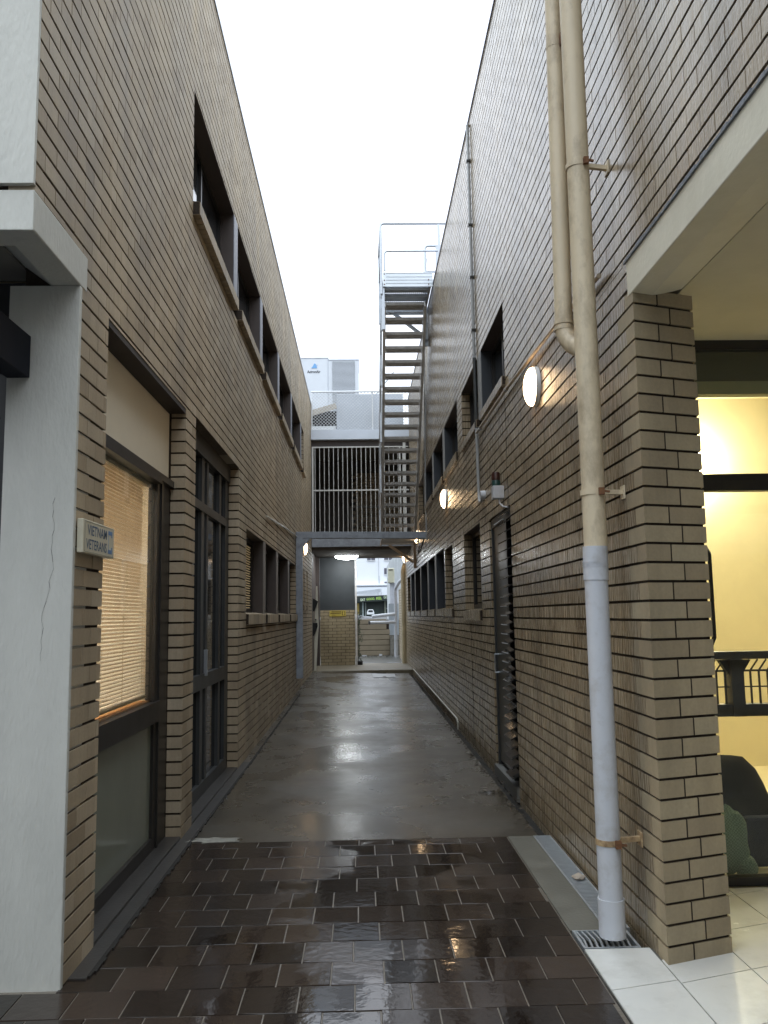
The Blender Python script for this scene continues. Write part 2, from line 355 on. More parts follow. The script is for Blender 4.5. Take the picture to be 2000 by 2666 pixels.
L, R = -1.2436, 1.2775
CO = .086
# ------------------------------------------------------------------ ground
g = MB(); g.add([(-300,-300,-.12),(300,-300,-.12),(300,500,-.12),(-300,500,-.12)], [(0,1,2,3)])
tag(g.build('ground', ASPH), kind='structure')
def gz(x, y):
    t = min(1, max(0, (y-9)/12.5)); s = (x-L)/(R-L)
    return t*(.10*(1-s)+.02*s)
g = MB(); nx, ny = 10, 80; X0, X1, Y0, Y1 = L-.02, 1.17, 5.872, 21.62
vs = [(X0+(X1-X0)*i/nx, Y0+(Y1-Y0)*j/ny, gz(X0+(X1-X0)*i/nx, Y0+(Y1-Y0)*j/ny)) for j in range(ny+1) for i in range(nx+1)]
fs = [(j*(nx+1)+i, j*(nx+1)+i+1, (j+1)*(nx+1)+i+1, (j+1)*(nx+1)+i) for j in range(ny) for i in range(nx)]
g.add(vs, fs); g.box(X0, X1, Y0, Y0+.01, -.1, -.002); g.box(1.15, 1.17, Y0, Y1, -.1, -.004)
tag(g.build('concrete_path', CONC), kind='structure')
g = MB(); g.add([(1.15,5.87,-.07),(1.30,5.87,-.07),(1.30,21.7,-.03),(1.15,21.7,-.03)], [(0,1,2,3)])
tag(g.build('gutter_channel', M('channel_dirt', (.014,.012,.010), .85, var=.5, scale=12, bump=.8, bscale=40)), kind='structure')
g = MB(); g.box(L-.02, R+.02, 21.62, 24.75, -.1, .115)
tag(g.build('threshold_step', THRESH, bevel=.02), kind='structure')
g = MB(); g.box(-6, 3.0, 24.76, 31.0, -.1, .03)
tag(g.build('rear_yard_path', M('yard_concrete', (.085,.085,.08), .32, var=.25, scale=2, bump=.3, rvar=.15)), kind='structure')
g = MB(); g.box(-60, 80, 31.25, 300, -.1, 1.30)
tag(g.build('rear_street', ASPH), kind='structure')
# pavers
g = MB(); pm = MB()
PW, PH = .2225, .2325
row = 0; y = 3.41 - PH*28
while y < 5.85:
    k = round((y-3.41)/PH)
    off = (-1.046 if k % 2 == 1 else -1.046+PW/2) + (0.012*math.sin(k*2.1))
    i0 = -14
    for i in range(i0, 12):
        x0 = off + i*PW; x1 = x0+PW
        if x1 > .958 and x0 < .958: x1 = .958
        if x0 >= .958-.02 or x1 < -3.4: continue
        if y > 3.55 and x1 < L: continue
        xa = max(x0, L-.01) if y > 3.55 else x0
        gp = .0042; tx, ty = rnd.uniform(-.0012,.0012), rnd.uniform(-.0012,.0012); dz = rnd.uniform(-.0008,.0012)
        a, b, c, d = xa+gp, x1-gp, y+gp, min(y+PH-gp, 5.868)
        zz = lambda sx, s_y: dz + tx*sx + ty*s_y
        t = min(1, max(0, rnd.gauss(.5,.3)))
        top = [(a,c,zz(-1,-1)),(b,c,zz(1,-1)),(b,d,zz(1,1)),(a,d,zz(-1,1))]
        e = .004
        bot = [(a-e,c-e,-.008),(b+e,c-e,-.008),(b+e,d+e,-.008),(a-e,d+e,-.008)]
        pm.add(top+bot, [(0,1,2,3),(0,4,5,1),(1,5,6,2),(2,6,7,3),(3,7,4,0)], 0, t)
    y += PH
tag(pm.build('brown_pavers', PAV, tint=True), kind='structure')
g.add([(-3.6,-3.3,-.0035),(.962,-3.3,-.0035),(.962,5.871,-.0035),(-3.6,5.871,-.0035)], [(0,1,2,3)])
tag(g.build('paver_bed', PGROUT), kind='structure')
g = MB(); g.box(.964, 1.132, 4.16, 5.868, -.09, .001)
tag(g.build('cement_strip', CONCW), kind='structure')
g = MB(); g.box(.962, 1.30, 3.94, 5.868, -.11, -.06)
tag(g.build('drain_bed', M('drain_wet', (.02,.018,.015), .3, var=.3)), kind='structure')
# white tiles (verandah floor)
g = MB(); g.add([(.966,-3.3,-.002),(6.5,-3.3,-.002),(6.5,4.72,-.002),(1.62,4.72,-.002),(1.62,3.93,-.002),(.966,3.93,-.002)], [(0,1,2,3,4,5)])
tag(g.build('tile_bed', GROUT), kind='structure')
g = MB(); gp = .003
yy = 3.515
for j in range(17):
    sl = .0
    ya, yb = yy-.405*j, yy-.405*(j-1)
    if j == 0: yb = 3.935
    a = [(.972, ya+gp-.0), (1.262, ya+.075+gp), (1.262, min(yb+.075, 3.93)-gp), (.972, min(yb, 3.93)-gp)]
    g.add([(p[0], p[1], .004) for p in a]+[(p[0], p[1], -.004) for p in a], [(0,1,2,3),(4,5,1,0),(5,6,2,1),(6,7,3,2),(7,4,0,3)])
for i in range(12):
    x0 = 1.268+i*.34; x1 = x0+.334
    for j in range(-3, 20):
        s = .33
        y0 = 3.565-.405*j
        a = [(x0, y0+(x0-1.268)*s), (x1, y0+(x1-1.268)*s), (x1, y0+.399+(x1-1.268)*s), (x0, y0+.399+(x0-1.268)*s)]
        def lim(p):
            mx = 4.70 if x0 > 1.59 else 3.735+(p[0]-R)*.35+.06
            return (p[0], min(p[1], mx), .004)
        b = [lim(p) for p in a]
        if b[3][1]-b[0][1] < .01 and b[2][1]-b[1][1] < .01: continue
        g.add(b+[(p[0], p[1], -.004) for p in b], [(0,1,2,3),(4,5,1,0),(5,6,2,1),(6,7,3,2),(7,4,0,3)])
tag(g.build('white_tile_paving', WHITET), kind='structure')

# ------------------------------------------------------------------ brick wall generator (plane X = const)
def free_cells(y0, y1, z0, z1, ops):
    ys = sorted({y0, y1}|{min(max(v, y0), y1) for o in ops for v in o[:2]})
    zs = sorted({z0, z1}|{min(max(v, z0), z1) for o in ops for v in o[2:]})
    out = []
    for a, b in zip(ys, ys[1:]):
        if b-a < 1e-6: continue
        run = None
        for c, d in zip(zs, zs[1:]):
            if d-c < 1e-6: continue
            my, mz = (a+b)/2, (c+d)/2
            if any(o[0] < my < o[1] and o[2] < mz < o[3] for o in ops):
                if run: out.append((a, b)+run); run = None
            else: run = (run[0], d) if run else (c, d)
        if run: out.append((a, b)+run)
    return out
def brick_wall(mb, X, sgn, y0, y1, z0, z1, zj, ops, phase=0., ystart=None, depth=.105, seed=1, glossy=False):
    # sgn: direction into the wall. zj = height of one joint centre
    rr = random.Random(seed)
    k0 = math.floor((z0-zj)/CO); k = k0
    while zj+k*CO < z1:
        za, zb = zj+k*CO+.006, zj+(k+1)*CO-.006
        za, zb = max(za, z0), min(zb, z1)
        if zb-za > .006:
            ya = ystart(k) if ystart else y0
            # intervals free of openings, with partial z coverage
            cells = free_cells(ya, y1, za, zb, ops)
            for (a, b, c, d) in cells:
                if d-c < .006: continue
                mb.box(X+sgn*.0025, X+sgn*(depth-.004), a+.003, b-.003, c+.0003, d-.0003, 2)
                off = phase + (.12 if k % 2 else 0)
                n0 = math.floor((a-off)/.24)
                cuts = []; s = off + n0*.24
                while s < b:
                    if a+.035 < s < b-.035: cuts.append(s)
                    s += .24
                cuts = [a-.003]+cuts+[b+.003]
                for p, q in zip(cuts, cuts[1:]):
                    dx = rr.uniform(-.0008, .0008)
                    t = min(1, max(0, rr.gauss(.5, .25)))
                    mb.box(X+sgn*dx, X+sgn*(depth-.001), p+.0025, q-.0025, c+rr.uniform(0,.0018), d-rr.uniform(0,.0018), 0, t)
        k += 1
    e = .014
    ops2 = [(o[0]-e, o[1]+e, o[2]-e, o[3]+e) for o in ops]
    for (a, b, c, d) in free_cells(y0+(.24 if ystart else 0), y1-e, z0, z1-.002, ops2):
        mb.box(X+sgn*e, X+sgn*.26, a, b, c, d, 1)
def sill_bricks(mb, X, sgn, y0, y1, ztop, h=.13, proud=.035, slope=.03, w=.076, seed=3):
    rr = random.Random(seed); n = max(1, round((y1-y0)/(w+.01))); st = (y1-y0)/n
    for i in range(n):
        a = y0+i*st+.004; b = y0+(i+1)*st-.004; t = min(1, max(0, rr.gauss(.5,.25)))
        pz = rr.uniform(-.002,.002)
        xo, xi = X-sgn*proud, X+sgn*.10
        pts = [(xo, ztop-h), (xo, ztop-slope+pz), (xi, ztop+pz), (xi, ztop-h)]
        mb.prism(pts, a, b, 'y', 0, t)
    mb.prism([(X-sgn*(proud-.006), ztop-h+.003), (X-sgn*(proud-.006), ztop-slope-.003), (X+sgn*.095, ztop-.006), (X+sgn*.095, ztop-h+.003)], y0+.003, y1-.003, 'y', 1)

# ================================================================== LEFT BUILDING
LB = thing('brick_building', 'tan brick building on left of the alley, white column and beam at its street corner', 'building', (-3, 12, 0))
ZL = 6.93
opsL = [(4.10, 5.98, -.5, 2.985), (6.34, 8.62, -.5, 3.02), (9.19, 16.12, 1.40, 2.455), (6.13, 18.55, 4.53, 5.56),
        (18.30, 18.68, 1.62, 2.52), (19.35, 19.75, 1.62, 2.52), (3.0, 3.70, -.5, 3.145)]
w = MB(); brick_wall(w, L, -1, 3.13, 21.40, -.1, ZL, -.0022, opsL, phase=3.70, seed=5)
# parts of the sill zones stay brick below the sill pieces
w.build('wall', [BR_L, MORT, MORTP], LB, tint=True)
w = MB(); w.box(L-.30, L+.012, 3.10, 21.42, ZL+.002, ZL+.05); 
w.build('roof_flashing', M('flashing_zinc', (.42,.45,.50), .35, metal=.6, var=.1), LB)
w = MB(); w.box(-9, L-.28, 3.4, 21.4, ZL-.25, ZL-.02); w.box(-9.2,-9,3.4,21.4,-.1,ZL-.02); w.box(-9,L-.27,21.2,21.39,-.1,ZL-.26)
w.box(-9, L-.27, 3.36, 21.19, 3.2, 3.35)   # upper floor slab
w.build('roof', DARKSOF, LB)
w = MB(); w.box(-9, L+.001, 3.105, 3.125, 3.165, 9.0); w.box(-9, L-.02, 3.125, 3.34, 3.165, 9.0)
w.build('front_wall', RENDER, LB)
# beam with a chamfered soffit
w = MB()
w.prism([(L+.003, 2.982), (L+.003, 3.142), (L-.28, 3.142), (L-.28, 3.10), (L-.125, 2.982)], 3.128, 3.755, 'y')
w.prism([(3.118, 2.980), (3.118, 3.144), (3.40, 3.144), (3.40, 3.10), (3.26, 2.980)], -9, L+.001, 'x')
w.build('corner_beam', RENDER, LB, bevel=.004)
w = MB(); w.box(-9, L-.27, 3.39, 3.86, 3.08, 3.10)
w.build('soffit', DARKSOF, LB)
w = MB(); w.box(-1.555, L+.002, 3.668, 3.699, -.1, 2.981); w.box(-1.555, L-.012, 3.70, 3.9, -.1, 2.981)
w.build('column', RENDER, LB, bevel=.004)
w = MB(); w.box(-9, -1.56, 3.86, 3.9, -.1, 3.07)
w.build('shopfront_wall', M('shop_dark', (.05,.05,.055), .3, var=.2), LB)
w = MB(); w.box(-1.552, -1.452, -1.5, 3.667, 2.555, 2.745); w.box(-1.72, -1.553, -1.5, 3.66, 2.57, 2.73)
w.build('awning_beam', BEAMN, LB, bevel=.004)
# fine crack in the column render
w = MB(); pts = []
cx, cz = -1.325, 2.02
for i in range(26):
    pts.append((cx, 3.6675, cz)); cz -= .028; cx += rnd.uniform(-.010,.009)
for a, b in zip(pts, pts[1:]):
     w.bar(a, b, rnd.choice((.0003,.0006,.0012)), .001, (0,1,0))
w.build('crack', DARK, LB)
# dark sill under the full height openings and along the wall foot
w = MB(); w.box(L-.135, L-.002, 4.102, 5.978, -.1, .022); w.box(L-.135, L-.002, 6.342, 8.618, -.1, .022)
w.box(L-.004, L+.075, 3.76, 9.0, -.1, .006)
w.build('door_sill', KERBD, LB)
XF = L-.108   # front of joinery
def frame_bar(mb, y0, y1, z0, z1, d0=0., d1=.06, X=None, s=-1, mi=0):
    Xb = XF if X is None else X
    mb.box(Xb+s*d0, Xb+s*d1, y0, y1, z0, z1, mi)
# --- window with blind
w = MB()
frame_bar(w, 5.62, 5.98, .02, 2.41); frame_bar(w, 5.70, 5.74, .02, 2.41, -.012, 0)
frame_bar(w, 4.10, 5.62, 2.385, 2.455, -.03, .05); frame_bar(w, 5.62, 5.98, 2.41, 2.455, -.03, .05)
frame_bar(w, 4.10, 5.70, .825, .955, -.02, .06); frame_bar(w, 4.10, 5.62, .022, .10)
frame_bar(w, 4.10, 4.16, .10, .825); frame_bar(w, 4.10, 4.16, .955, 2.385)
win = w.build('window', ALU, LB)
w = MB(); w.box(XF-.012, XF-.035, 4.10, 5.98, 2.456, 2.95); w.build('infill_panel', PANEL, win)
w = MB(); w.box(L-.004, XF-.04, 4.10, 5.98, 2.952, 2.983); w.build('lintel', M('lintel_brown', (.03,.022,.02), .6), win)
w = MB(); w.box(XF-.020, XF-.024, 4.16, 5.62, .956, 2.384); w.build('pane', GLASS, win)
w = MB(); w.box(XF-.020, XF-.026, 4.16, 5.62, .101, .824); w.build('lower_pane', GLASSO, win)
w = MB(); w.box(XF-.03, XF-.16, 4.10, 5.62, .94, .965); w.build('inner_sill', M('orange_timber', (.55,.27,.10), .45, var=.2, scale=12), win)
# --- glazed door with sidelights
w = MB()
for a, b in ((6.34,6.44), (7.18,7.30), (7.42,7.50), (8.08,8.18), (8.44,8.62)): frame_bar(w, a, b, .02, 2.86, 0, .055)
frame_bar(w, 6.44, 8.44, 2.395, 2.47, -.008, .06); frame_bar(w, 6.44, 8.44, .895, 1.02, -.008, .06)
frame_bar(w, 6.34, 8.62, 2.86, 3.018, -.02, .06); frame_bar(w, 6.44, 8.44, .022, .13, -.004, .055)
dr = w.build('glazed_door', ALUG, LB)
w = MB(); w.box(XF-.03, XF-.034, 6.42, 8.46, .12, 2.88); w.build('pane', GLASSD, dr)
w = MB(); w.box(XF+.03, XF-.0, 7.34, 7.37, 1.0, 1.22); w.build('handle', STEEL, dr)
# --- window row, ground floor
def window_row(parent, X, s, y0, y1, z0, z1, posts, sill_h, post_m, edge_m, brick, pw=.25, depth=.135, glassm=GLASSD, end_glass=True, sill_proud=.035, seed=4):
    fr = MB()
    Xf = X+s*depth
    fr.box(Xf, Xf+s*.05, y0, y1, z0, z0+.05); fr.box(Xf, Xf+s*.05, y0, y1, z1-.05, z1)
    edges = [y0]+[p for q in posts for p in (q, q+pw)]+[y1]
    for i in range(0, len(edges), 2):
        a, b = edges[i], edges[i+1]
        for c in (a, b-.045, (a+b)/2-.02): fr.box(Xf, Xf+s*.049, c, c+.045, z0+.05, z1-.05)
    win = fr.build('window', ALU, parent)
    p = MB(); p.box(Xf+s*.02, Xf+s*.025, y0, y1, z0+.04, z1-.04); p.build('pane', glassm, win)
    h = MB(); h.box(X+s*.003, Xf+s*.02, y0, y1, z1-.004, z1+.03); h.build('lintel', POSTD, win)
    for q in posts:
        m_ = MB(); m_.box(X+s*.006, Xf+s*.01, q, q+pw, z0-.03, z1-.004, 0)
        m_.box(X-s*.002, X+s*.006, q+.005, q+pw-.005, z0-.03, z1-.004, 1)
        m_.build('mullion_post', [post_m, edge_m], win)
    for i in range(0, len(edges), 2):
        a, b = edges[i], edges[i+1]
        sb = MB(); sill_bricks(sb, X, s, a+(.0 if i == 0 else .01)-.0, b+(.0 if i == len(edges)-2 else -.01), z0, sill_h, sill_proud, .022, seed=seed+i)
        # brick flush infill under and behind the projecting sill
        sb.build('sill', [brick, MORT], win, tint=True)
    return win
wr = window_row(LB, L, -1, 9.19, 16.12, 1.545, 2.455, [10.80, 12.45, 14.44], .135, POSTD, POST, BR_L)
# glowing dashes imitate light through a perforated screen in the nearest bay
w = MB()
for i in range(14):
    for j in range(26):
        yb = 9.26+.10*i; zb = 1.60+.03*j
        w.box(L-.148, L-.153, yb+(.05 if j % 2 else 0), yb+.055+(.05 if j % 2 else 0), zb, zb+.012)
w.build('screen_glow_dashes', emis('screen_glints', (1,.75,.4), .12, (.4,.33,.2)), wr)
window_row(LB, L, -1, 6.13, 18.55, 4.665, 5.56, [8.18, 10.41, 12.68, 15.09, 17.53], .125, POSTD, M('post_edge_bluegrey', (.22,.23,.27), .5, var=.1), BR_L, sill_proud=.055, seed=40)
for a in (18.30, 19.35):
    w = MB(); w.box(L-.115, L-.13, a, a+.4, 1.75, 2.52); o_ = w.build('slit_window', GLASSD, LB)
    s_ = MB(); sill_bricks(s_, L, -1, a, a+.39, 1.75, .13, .02, seed=9); s_.build('sill', [BR_L, MORT], o_, tint=True)
# ---- room behind the blind
w = MB(); XR0, XR1 = -4.6, L-.27
w.box(XR0-.05, XR0, 3.95, 7.2, 0, 3.1); w.box(XR0, XR1, 3.91, 3.95, 0, 3.1); w.box(XR0, XR1, 7.2, 7.25, 0, 3.1)
w.box(XR0, XR1, 3.95, 7.2, 2.75, 2.8); w.box(XR0, XR1, 3.95, 7.2, -.05, 0.0); w.box(XR1-.04, XR1, 6.02, 7.2, 0, 2.75)
w.build('interior_room', M('office_wall_warm', (.62,.52,.39), .8, var=.06), LB)

BL = thing('window_blind', 'cream venetian blind glowing warm behind the big left window beside the sign', 'blind', (L-.2, 4.9, 1.0))
w = MB()
z = 1.01; i = 0
while z < 2.37:
    a, b = 4.165+rnd.uniform(-.004,.004), 5.60
    x0 = L-.165; 
    
    w.add([(x0, a, z-.007), (x0, b, z-.007), (x0-.024, b, z+.001), (x0-.024, a, z+.001),
           (x0, a, z-.0055), (x0, b, z-.0055), (x0-.024, b, z+.0025), (x0-.024, a, z+.0025)],
          [(0,1,2,3),(4,7,6,5),(0,4,5,1),(1,5,6,2),(2,6,7,3),(3,7,4,0)])
    z += .0215
w.build('slats', M('blind_cream', (.82,.75,.64), .5, var=.03), BL)
w = MB()
for yq in (4.45, 5.02, 5.45): w.bar((L-.15, yq, .99), (L-.15, yq, 2.38), .003, .003)
w.box(L-.15, L-.185, 4.165, 5.60, 2.36, 2.39); w.box(L-.155, L-.185, 4.165, 5.60, .985, 1.0)
w.build('cords_and_rail', M('blind_rail', (.6,.5,.36), .5), BL)
OL = thing('ceiling_light', 'warm office ceiling light behind the left window blind', 'light', (-2.4, 5.0, 2.7))
w = MB(); w.box(-2.9, -2.0, 4.5, 5.4, 2.66, 2.70); w.build('diffuser', emis('office_light', (1,.88,.72), 27), OL)
w = MB(); w.box(-2.95, -1.95, 4.45, 5.45, 2.70, 2.745); w.build('housing', WHITE, OL)
FL = thing('office_desk', 'desk with white papers glimpsed through the left window blind', 'desk', (-2.2, 5.3, 0))
w = MB(); w.box(-2.7, -1.75, 4.3, 6.4, .72, .75); w.build('desk_top', M('desk_wood', (.42,.25,.12), .5), FL)
for xq in (-2.66, -1.8):
    for yq in (4.34, 6.33):
        w = MB(); w.box(xq, xq+.04, yq, yq+.04, 0, .719); w.build('leg', ALU, FL)
w = MB(); w.box(-2.35, -1.95, 5.1, 5.35, .752, 1.28); w.box(-2.3, -2.0, 5.42, 5.62, .752, 1.12)
o_ = w.build('white_folders', M('paper_white', (.85,.82,.76), .8, var=.03)); tag(o_, 'stack of white folders standing on the desk behind the blind', 'folders')
# sign
SG = thing('wall_sign', 'small cream sign reading VIETNAM VETERANS on the left brick pier', 'sign', (L+.02, 3.94, 1.86))
w = MB(); w.box(L+.006, L+.034, 3.70, 4.16, 1.783, 1.932); w.build('board', M('sign_cream', (.60,.56,.44), .5, var=.1, stain=(.4,.36,.25), stain_amt=.4), SG, bevel=.003)
INKD = M('ink_blue', (.07,.12,.20), .6, var=.3, scale=60); INKB = M('ink_light_blue', (.14,.24,.42), .6, var=.2)
w = MB()
for (a,b,c,d) in ((3.72,4.145,1.924,1.9255),(3.72,4.145,1.789,1.7905),(3.72,3.7215,1.789,1.9255),(4.1435,4.145,1.789,1.9255)): w.box(L+.0342, L+.0350, a, b, c, d)
w.build('border', M('sign_line', (.2,.2,.18), .7), SG)
text_mesh('lettering', 'VIETNAM', .285, .046, (L+.034, 3.755, 1.866), (0,1,0), (0,0,1), INKD, SG, .001, .012)
text_mesh('lettering', 'VETERANS', .300, .046, (L+.034, 3.740, 1.803), (0,1,0), (0,0,1), INKD, SG, .001, .012)
w = MB(); w.box(L+.0342, L+.0352, 4.063, 4.125, 1.893, 1.912); w.box(L+.0342, L+.0352, 4.063, 4.125, 1.803, 1.822)
w.box(L+.0342, L+.0352, 4.113, 4.125, 1.882, 1.8928); w.box(L+.0342, L+.0352, 4.113, 4.125, 1.8222, 1.835); w.box(L+.0342, L+.0352, 4.068, 4.070, 1.8222, 1.8928)
w.build('emblem', INKB, SG)

# ================================================================== RIGHT BUILDING
RB = thing('brick_building', 'glossy tan brick building on right of the alley with downpipes and wall lamps', 'building', (3, 12, 0))
ZR = 7.0; ZJR = .0736
opsR = [(7.10, 8.30, -.5, 2.41), (8.95, 10.38, 1.415, 2.46), (11.70, 12.78, 1.45, 2.455), (12.87, 23.2, 1.455, 2.50),
        (7.14, 10.23, 3.47, 4.22), (10.74, 18.3, 3.47, 4.28), (.3, 3.735, -.5, 3.135)]
def ys_r(k): 
    z = ZJR+k*CO
    return (3.735+(.237 if k % 2 else .117)) if z < 3.0 else 1.6
w = MB(); 
for k in range(-2, 82):
    pass
ops_low = opsR
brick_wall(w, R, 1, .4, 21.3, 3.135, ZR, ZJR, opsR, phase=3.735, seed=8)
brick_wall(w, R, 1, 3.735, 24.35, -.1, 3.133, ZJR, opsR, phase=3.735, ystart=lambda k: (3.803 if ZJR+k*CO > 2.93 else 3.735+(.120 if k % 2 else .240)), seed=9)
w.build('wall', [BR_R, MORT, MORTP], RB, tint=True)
# skewed brick pier
w = MB(); rr = random.Random(2)
sk = .35; xe = 1.602
fy = lambda x: 3.735+(x-R)*sk
k = -2
while ZJR+k*CO < 2.98:
    za, zb = max(-.1, ZJR+k*CO+.006), min(2.985, ZJR+(k+1)*CO-.006)
    if zb > za+.005:
        yb = 3.735+(.117 if k % 2 else .237)
        sp_ = R+(.195 if k % 2 == 0 else .130)
        t1, t2 = [min(1, max(0, rr.gauss(.5,.25))) for _ in range(2)]
        w.prism([(R, fy(R)), (sp_-.004, fy(sp_-.004)), (sp_-.004, 3.92), (R+.1, 3.92), (R+.1, yb), (R, yb)], za, zb, 'z', 0, t1)
        w.prism([(sp_+.004, fy(sp_+.004)), (xe, fy(xe)), (xe, 3.98), (sp_+.004, 3.98)], za, zb, 'z', 0, t2)
        w.prism([(R+.004, fy(R)+.003), (xe-.003, fy(xe)+.0025), (xe-.003, 3.975), (R+.1, 3.975), (R+.1, yb-.003), (R+.004, yb-.003)], za+.0003, zb-.0003, 'z', 1)
    k += 1
w.prism([(R+.010, fy(R)+.012), (xe-.010, fy(xe)+.009), (xe-.010, 3.97), (R+.010, 3.97)], -.1, 2.984, 'z', 1)
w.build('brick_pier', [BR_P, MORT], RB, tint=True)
# control joints (dark sealant)
for (y, a, b) in ((7.175, 2.42, 3.44), (9.9, .0, 1.40)):
    w = MB(); w.box(R-.002, R+.02, y, y+.008, a, b); w.build('expansion_joint', DARK, RB)
w = MB(); w.box(R-.012, R+.30, 1.58, 21.32, ZR+.002, ZR+.035)
w.build('roof_flashing', M('flashing_violet', (.30,.31,.40), .35, metal=.5, var=.1), RB)
w = MB(); w.box(R+.28, 9, 1.6, 24.3, ZR-.25, ZR-.02); w.box(9, 9.2, 1.6, 24.3, -.1, ZR-.02); w.box(R+.27, 9, 24.1, 24.34, -.1, 3.0); w.box(R+.27, 9, 21.0, 21.29, 3.0, ZR-.27)
w.build('roof', DARKSOF, RB)
w = MB()
w.prism([(R-.003, 2.962), (R-.003, 3.131), (R+.26, 3.131), (R+.26, 3.0), (R+.105, 2.962)], .4, 3.80, 'y')
w.build('lintel_beam', CREAM, RB, bevel=.005)
w = MB(); 
for i in range(46):
    y0 = 1.7+i*.046; hh = rnd.uniform(.002, .016)
    w.box(R-.012, R-.003, y0, y0+.044, 3.128, 3.134+hh)
w.build('torn_sealant', M('sealant_grey', (.16,.17,.19), .6, var=.5, scale=30), RB)
w = MB(); w.box(1.54, 8.9, -3.0, 4.76, 3.055, 3.08); w.prism([(R+.262, 3.0), (1.54, 3.055), (1.54, 3.08), (R+.262, 3.08)], -3.0, 4.76, 'y')
w.build('verandah_ceiling', SOFFIT, RB)
# windows
def simple_win(parent, X, s, y0, y1, z0, z1, sh, brick, dm=GLASSD, depth=.105, seed=5, proud=.03, posts=()):
    return window_row(parent, X, s, y0, y1, z0, z1, list(posts), sh, POSTS, POSTR, brick, depth=depth, glassm=dm, sill_proud=proud, seed=seed)
simple_win(RB, R, 1, 8.95, 10.38, 1.548, 2.46, .133, BR_R, seed=21)
simple_win(RB, R, 1, 11.70, 12.78, 1.585, 2.455, .133, BR_R, seed=22)
simple_win(RB, R, 1, 12.87, 23.2, 1.59, 2.50, .133, BR_R, seed=23, posts=(14.30, 15.96, 17.94, 19.86, 21.6), depth=.13)
simple_win(RB, R, 1, 7.14, 10.23, 3.57, 4.22, .10, BR_R, seed=24, posts=(8.53,), depth=.11)
simple_win(RB, R, 1, 10.74, 18.3, 3.60, 4.28, .13, BR_R, seed=25, posts=(12.44, 14.37, 16.4), depth=.12)
# door with louvre strip
w = MB(); w.box(R+.035, R+.075, 7.50, 8.26, .10, 2.32); dr = w.build('door', DGREY, RB)
w = MB(); w.box(R+.02, R+.10, 8.26, 8.30, .06, 2.41); w.box(R+.02, R+.10, 7.10, 8.26, 2.32, 2.41); w.box(R+.02, R+.10, 7.44, 7.50, .06, 2.32)
w.build('frame', ALUG, dr)
w = MB(); w.bar((R+.012, 7.56, 2.335), (R+.012, 8.05, 2.335), .012, .008); w.build('drip_bar', WHITE, dr)
w = MB(); w.tube([(R+.034, 8.16, 1.10), (R-.005, 8.16, 1.10), (R-.005, 8.16, .93), (R+.034, 8.16, .93)], .008, 8); w.build('handle', STEEL, dr)
w = MB(); w.box(R-.02, R+.12, 7.10, 8.30, -.05, .06); w.build('step', M('door_step', (.14,.14,.135), .45, var=.2, bump=.2), dr)
w = MB(); w.box(R+.13, R+.2, 7.10, 7.44, .05, 2.4); lv = w.build('louvre_window', DARK, RB)
for i in range(29):
    z = .14+i*.0785
    q = MB(); q.add([(R-.058, 7.105, z), (R-.058, 7.43, z), (R+.070, 7.43, z+.062), (R+.070, 7.105, z+.062),
                     (R-.054, 7.105, z-.007), (R-.054, 7.43, z-.007), (R+.074, 7.43, z+.055), (R+.074, 7.105, z+.055)],
                    [(0,1,2,3),(4,7,6,5),(0,4,5,1),(1,5,6,2),(2,6,7,3),(3,7,4,0)])
    if i == 0: bl0 = MAT_LV = M('louvre_blade', (.022,.022,.024), .07, spec=1.0, var=.2, scale=12)
    q.build('louvre_blade', MAT_LV, lv)
# ---- shopfront behind the verandah (right)
YS = 4.72; w = MB()
w.box(1.60, 6.4, YS, YS+.06, 3.0, 3.075); w.box(1.60, 6.4, YS-.01, YS+.06, 2.165, 2.262); w.box(1.60, 6.4, YS, YS+.06, .004, .05)
w.box(3.1, 3.18, YS, YS+.06, .05, 2.165); w.box(3.1, 3.18, YS, YS+.06, 2.262, 3.0)
sf = w.build('shopfront_window', ALU, RB)
w = MB(); w.box(1.60, 6.4, YS+.02, YS+.026, .05, 2.165); w.box(1.60, 6.4, YS+.02, YS+.026, 2.262, 3.0); w.build('pane', GLASS, sf)
w = MB(); w.tube([(1.952, YS-.005, 1.30), (1.952, YS-.05, 1.34), (1.952, YS-.05, 1.80), (1.952, YS-.005, 1.84)], .012, 8); w.build('door_pull', BLACK, sf)
w = MB()
w.box(1.44, 1.60, YS+.1, 8.2, 0, 3.7); w.box(1.6, 6.4, 8.2, 8.3, 0, 3.7); w.box(6.4, 6.5, YS, 8.2, 0, 3.7); w.box(1.6, 6.4, YS+.08, YS+.1, 3.08, 3.7)
w.box(1.6, 6.4, YS+.08, 8.2, -.03, .0); w.box(1.6, 6.4, YS+.08, 8.2, 3.6, 3.7)
w.box(1.47, 1.60, 3.975, YS+.08, 0, 3.05)
w.build('shop_interior', M('shop_cream_wall', (.74,.66,.45), .6, var=.04), RB)
w = MB(); w.box(1.601, 6.39, 4.83, 4.95, 2.84, 3.06); w.build('roller_blind_box', M('blind_box', (.075,.075,.06), .7), RB)
w = MB(); w.box(1.601, 6.4, 4.83, 4.90, 2.76, 2.839); w.build('blind_hem', M('blind_hem', (.28,.27,.18), .7), RB)
SL = thing('wall_light', 'bright round light inside the right-hand shop window', 'light', (2.55, 7.6, 2.55))
w = MB(); w.lathe([(.0,-.07),(.05,-.06),(.09,-.03),(.10,0)], (3.22, 8.05, 2.93), 'y', 28); w.build('globe', emis('shop_globe', (1,.92,.68), 420), SL, smooth=True)
w = MB(); w.lathe([(.03,0.001),(.03,.148)], (3.22, 8.05, 2.93), 'y', 16); w.build('light_box', M('cream_box', (.68,.6,.38), .6), SL)
SL2 = thing('ceiling_light', 'warm shop ceiling light behind the right-hand shopfront', 'light', (3.2, 6.2, 3.28))
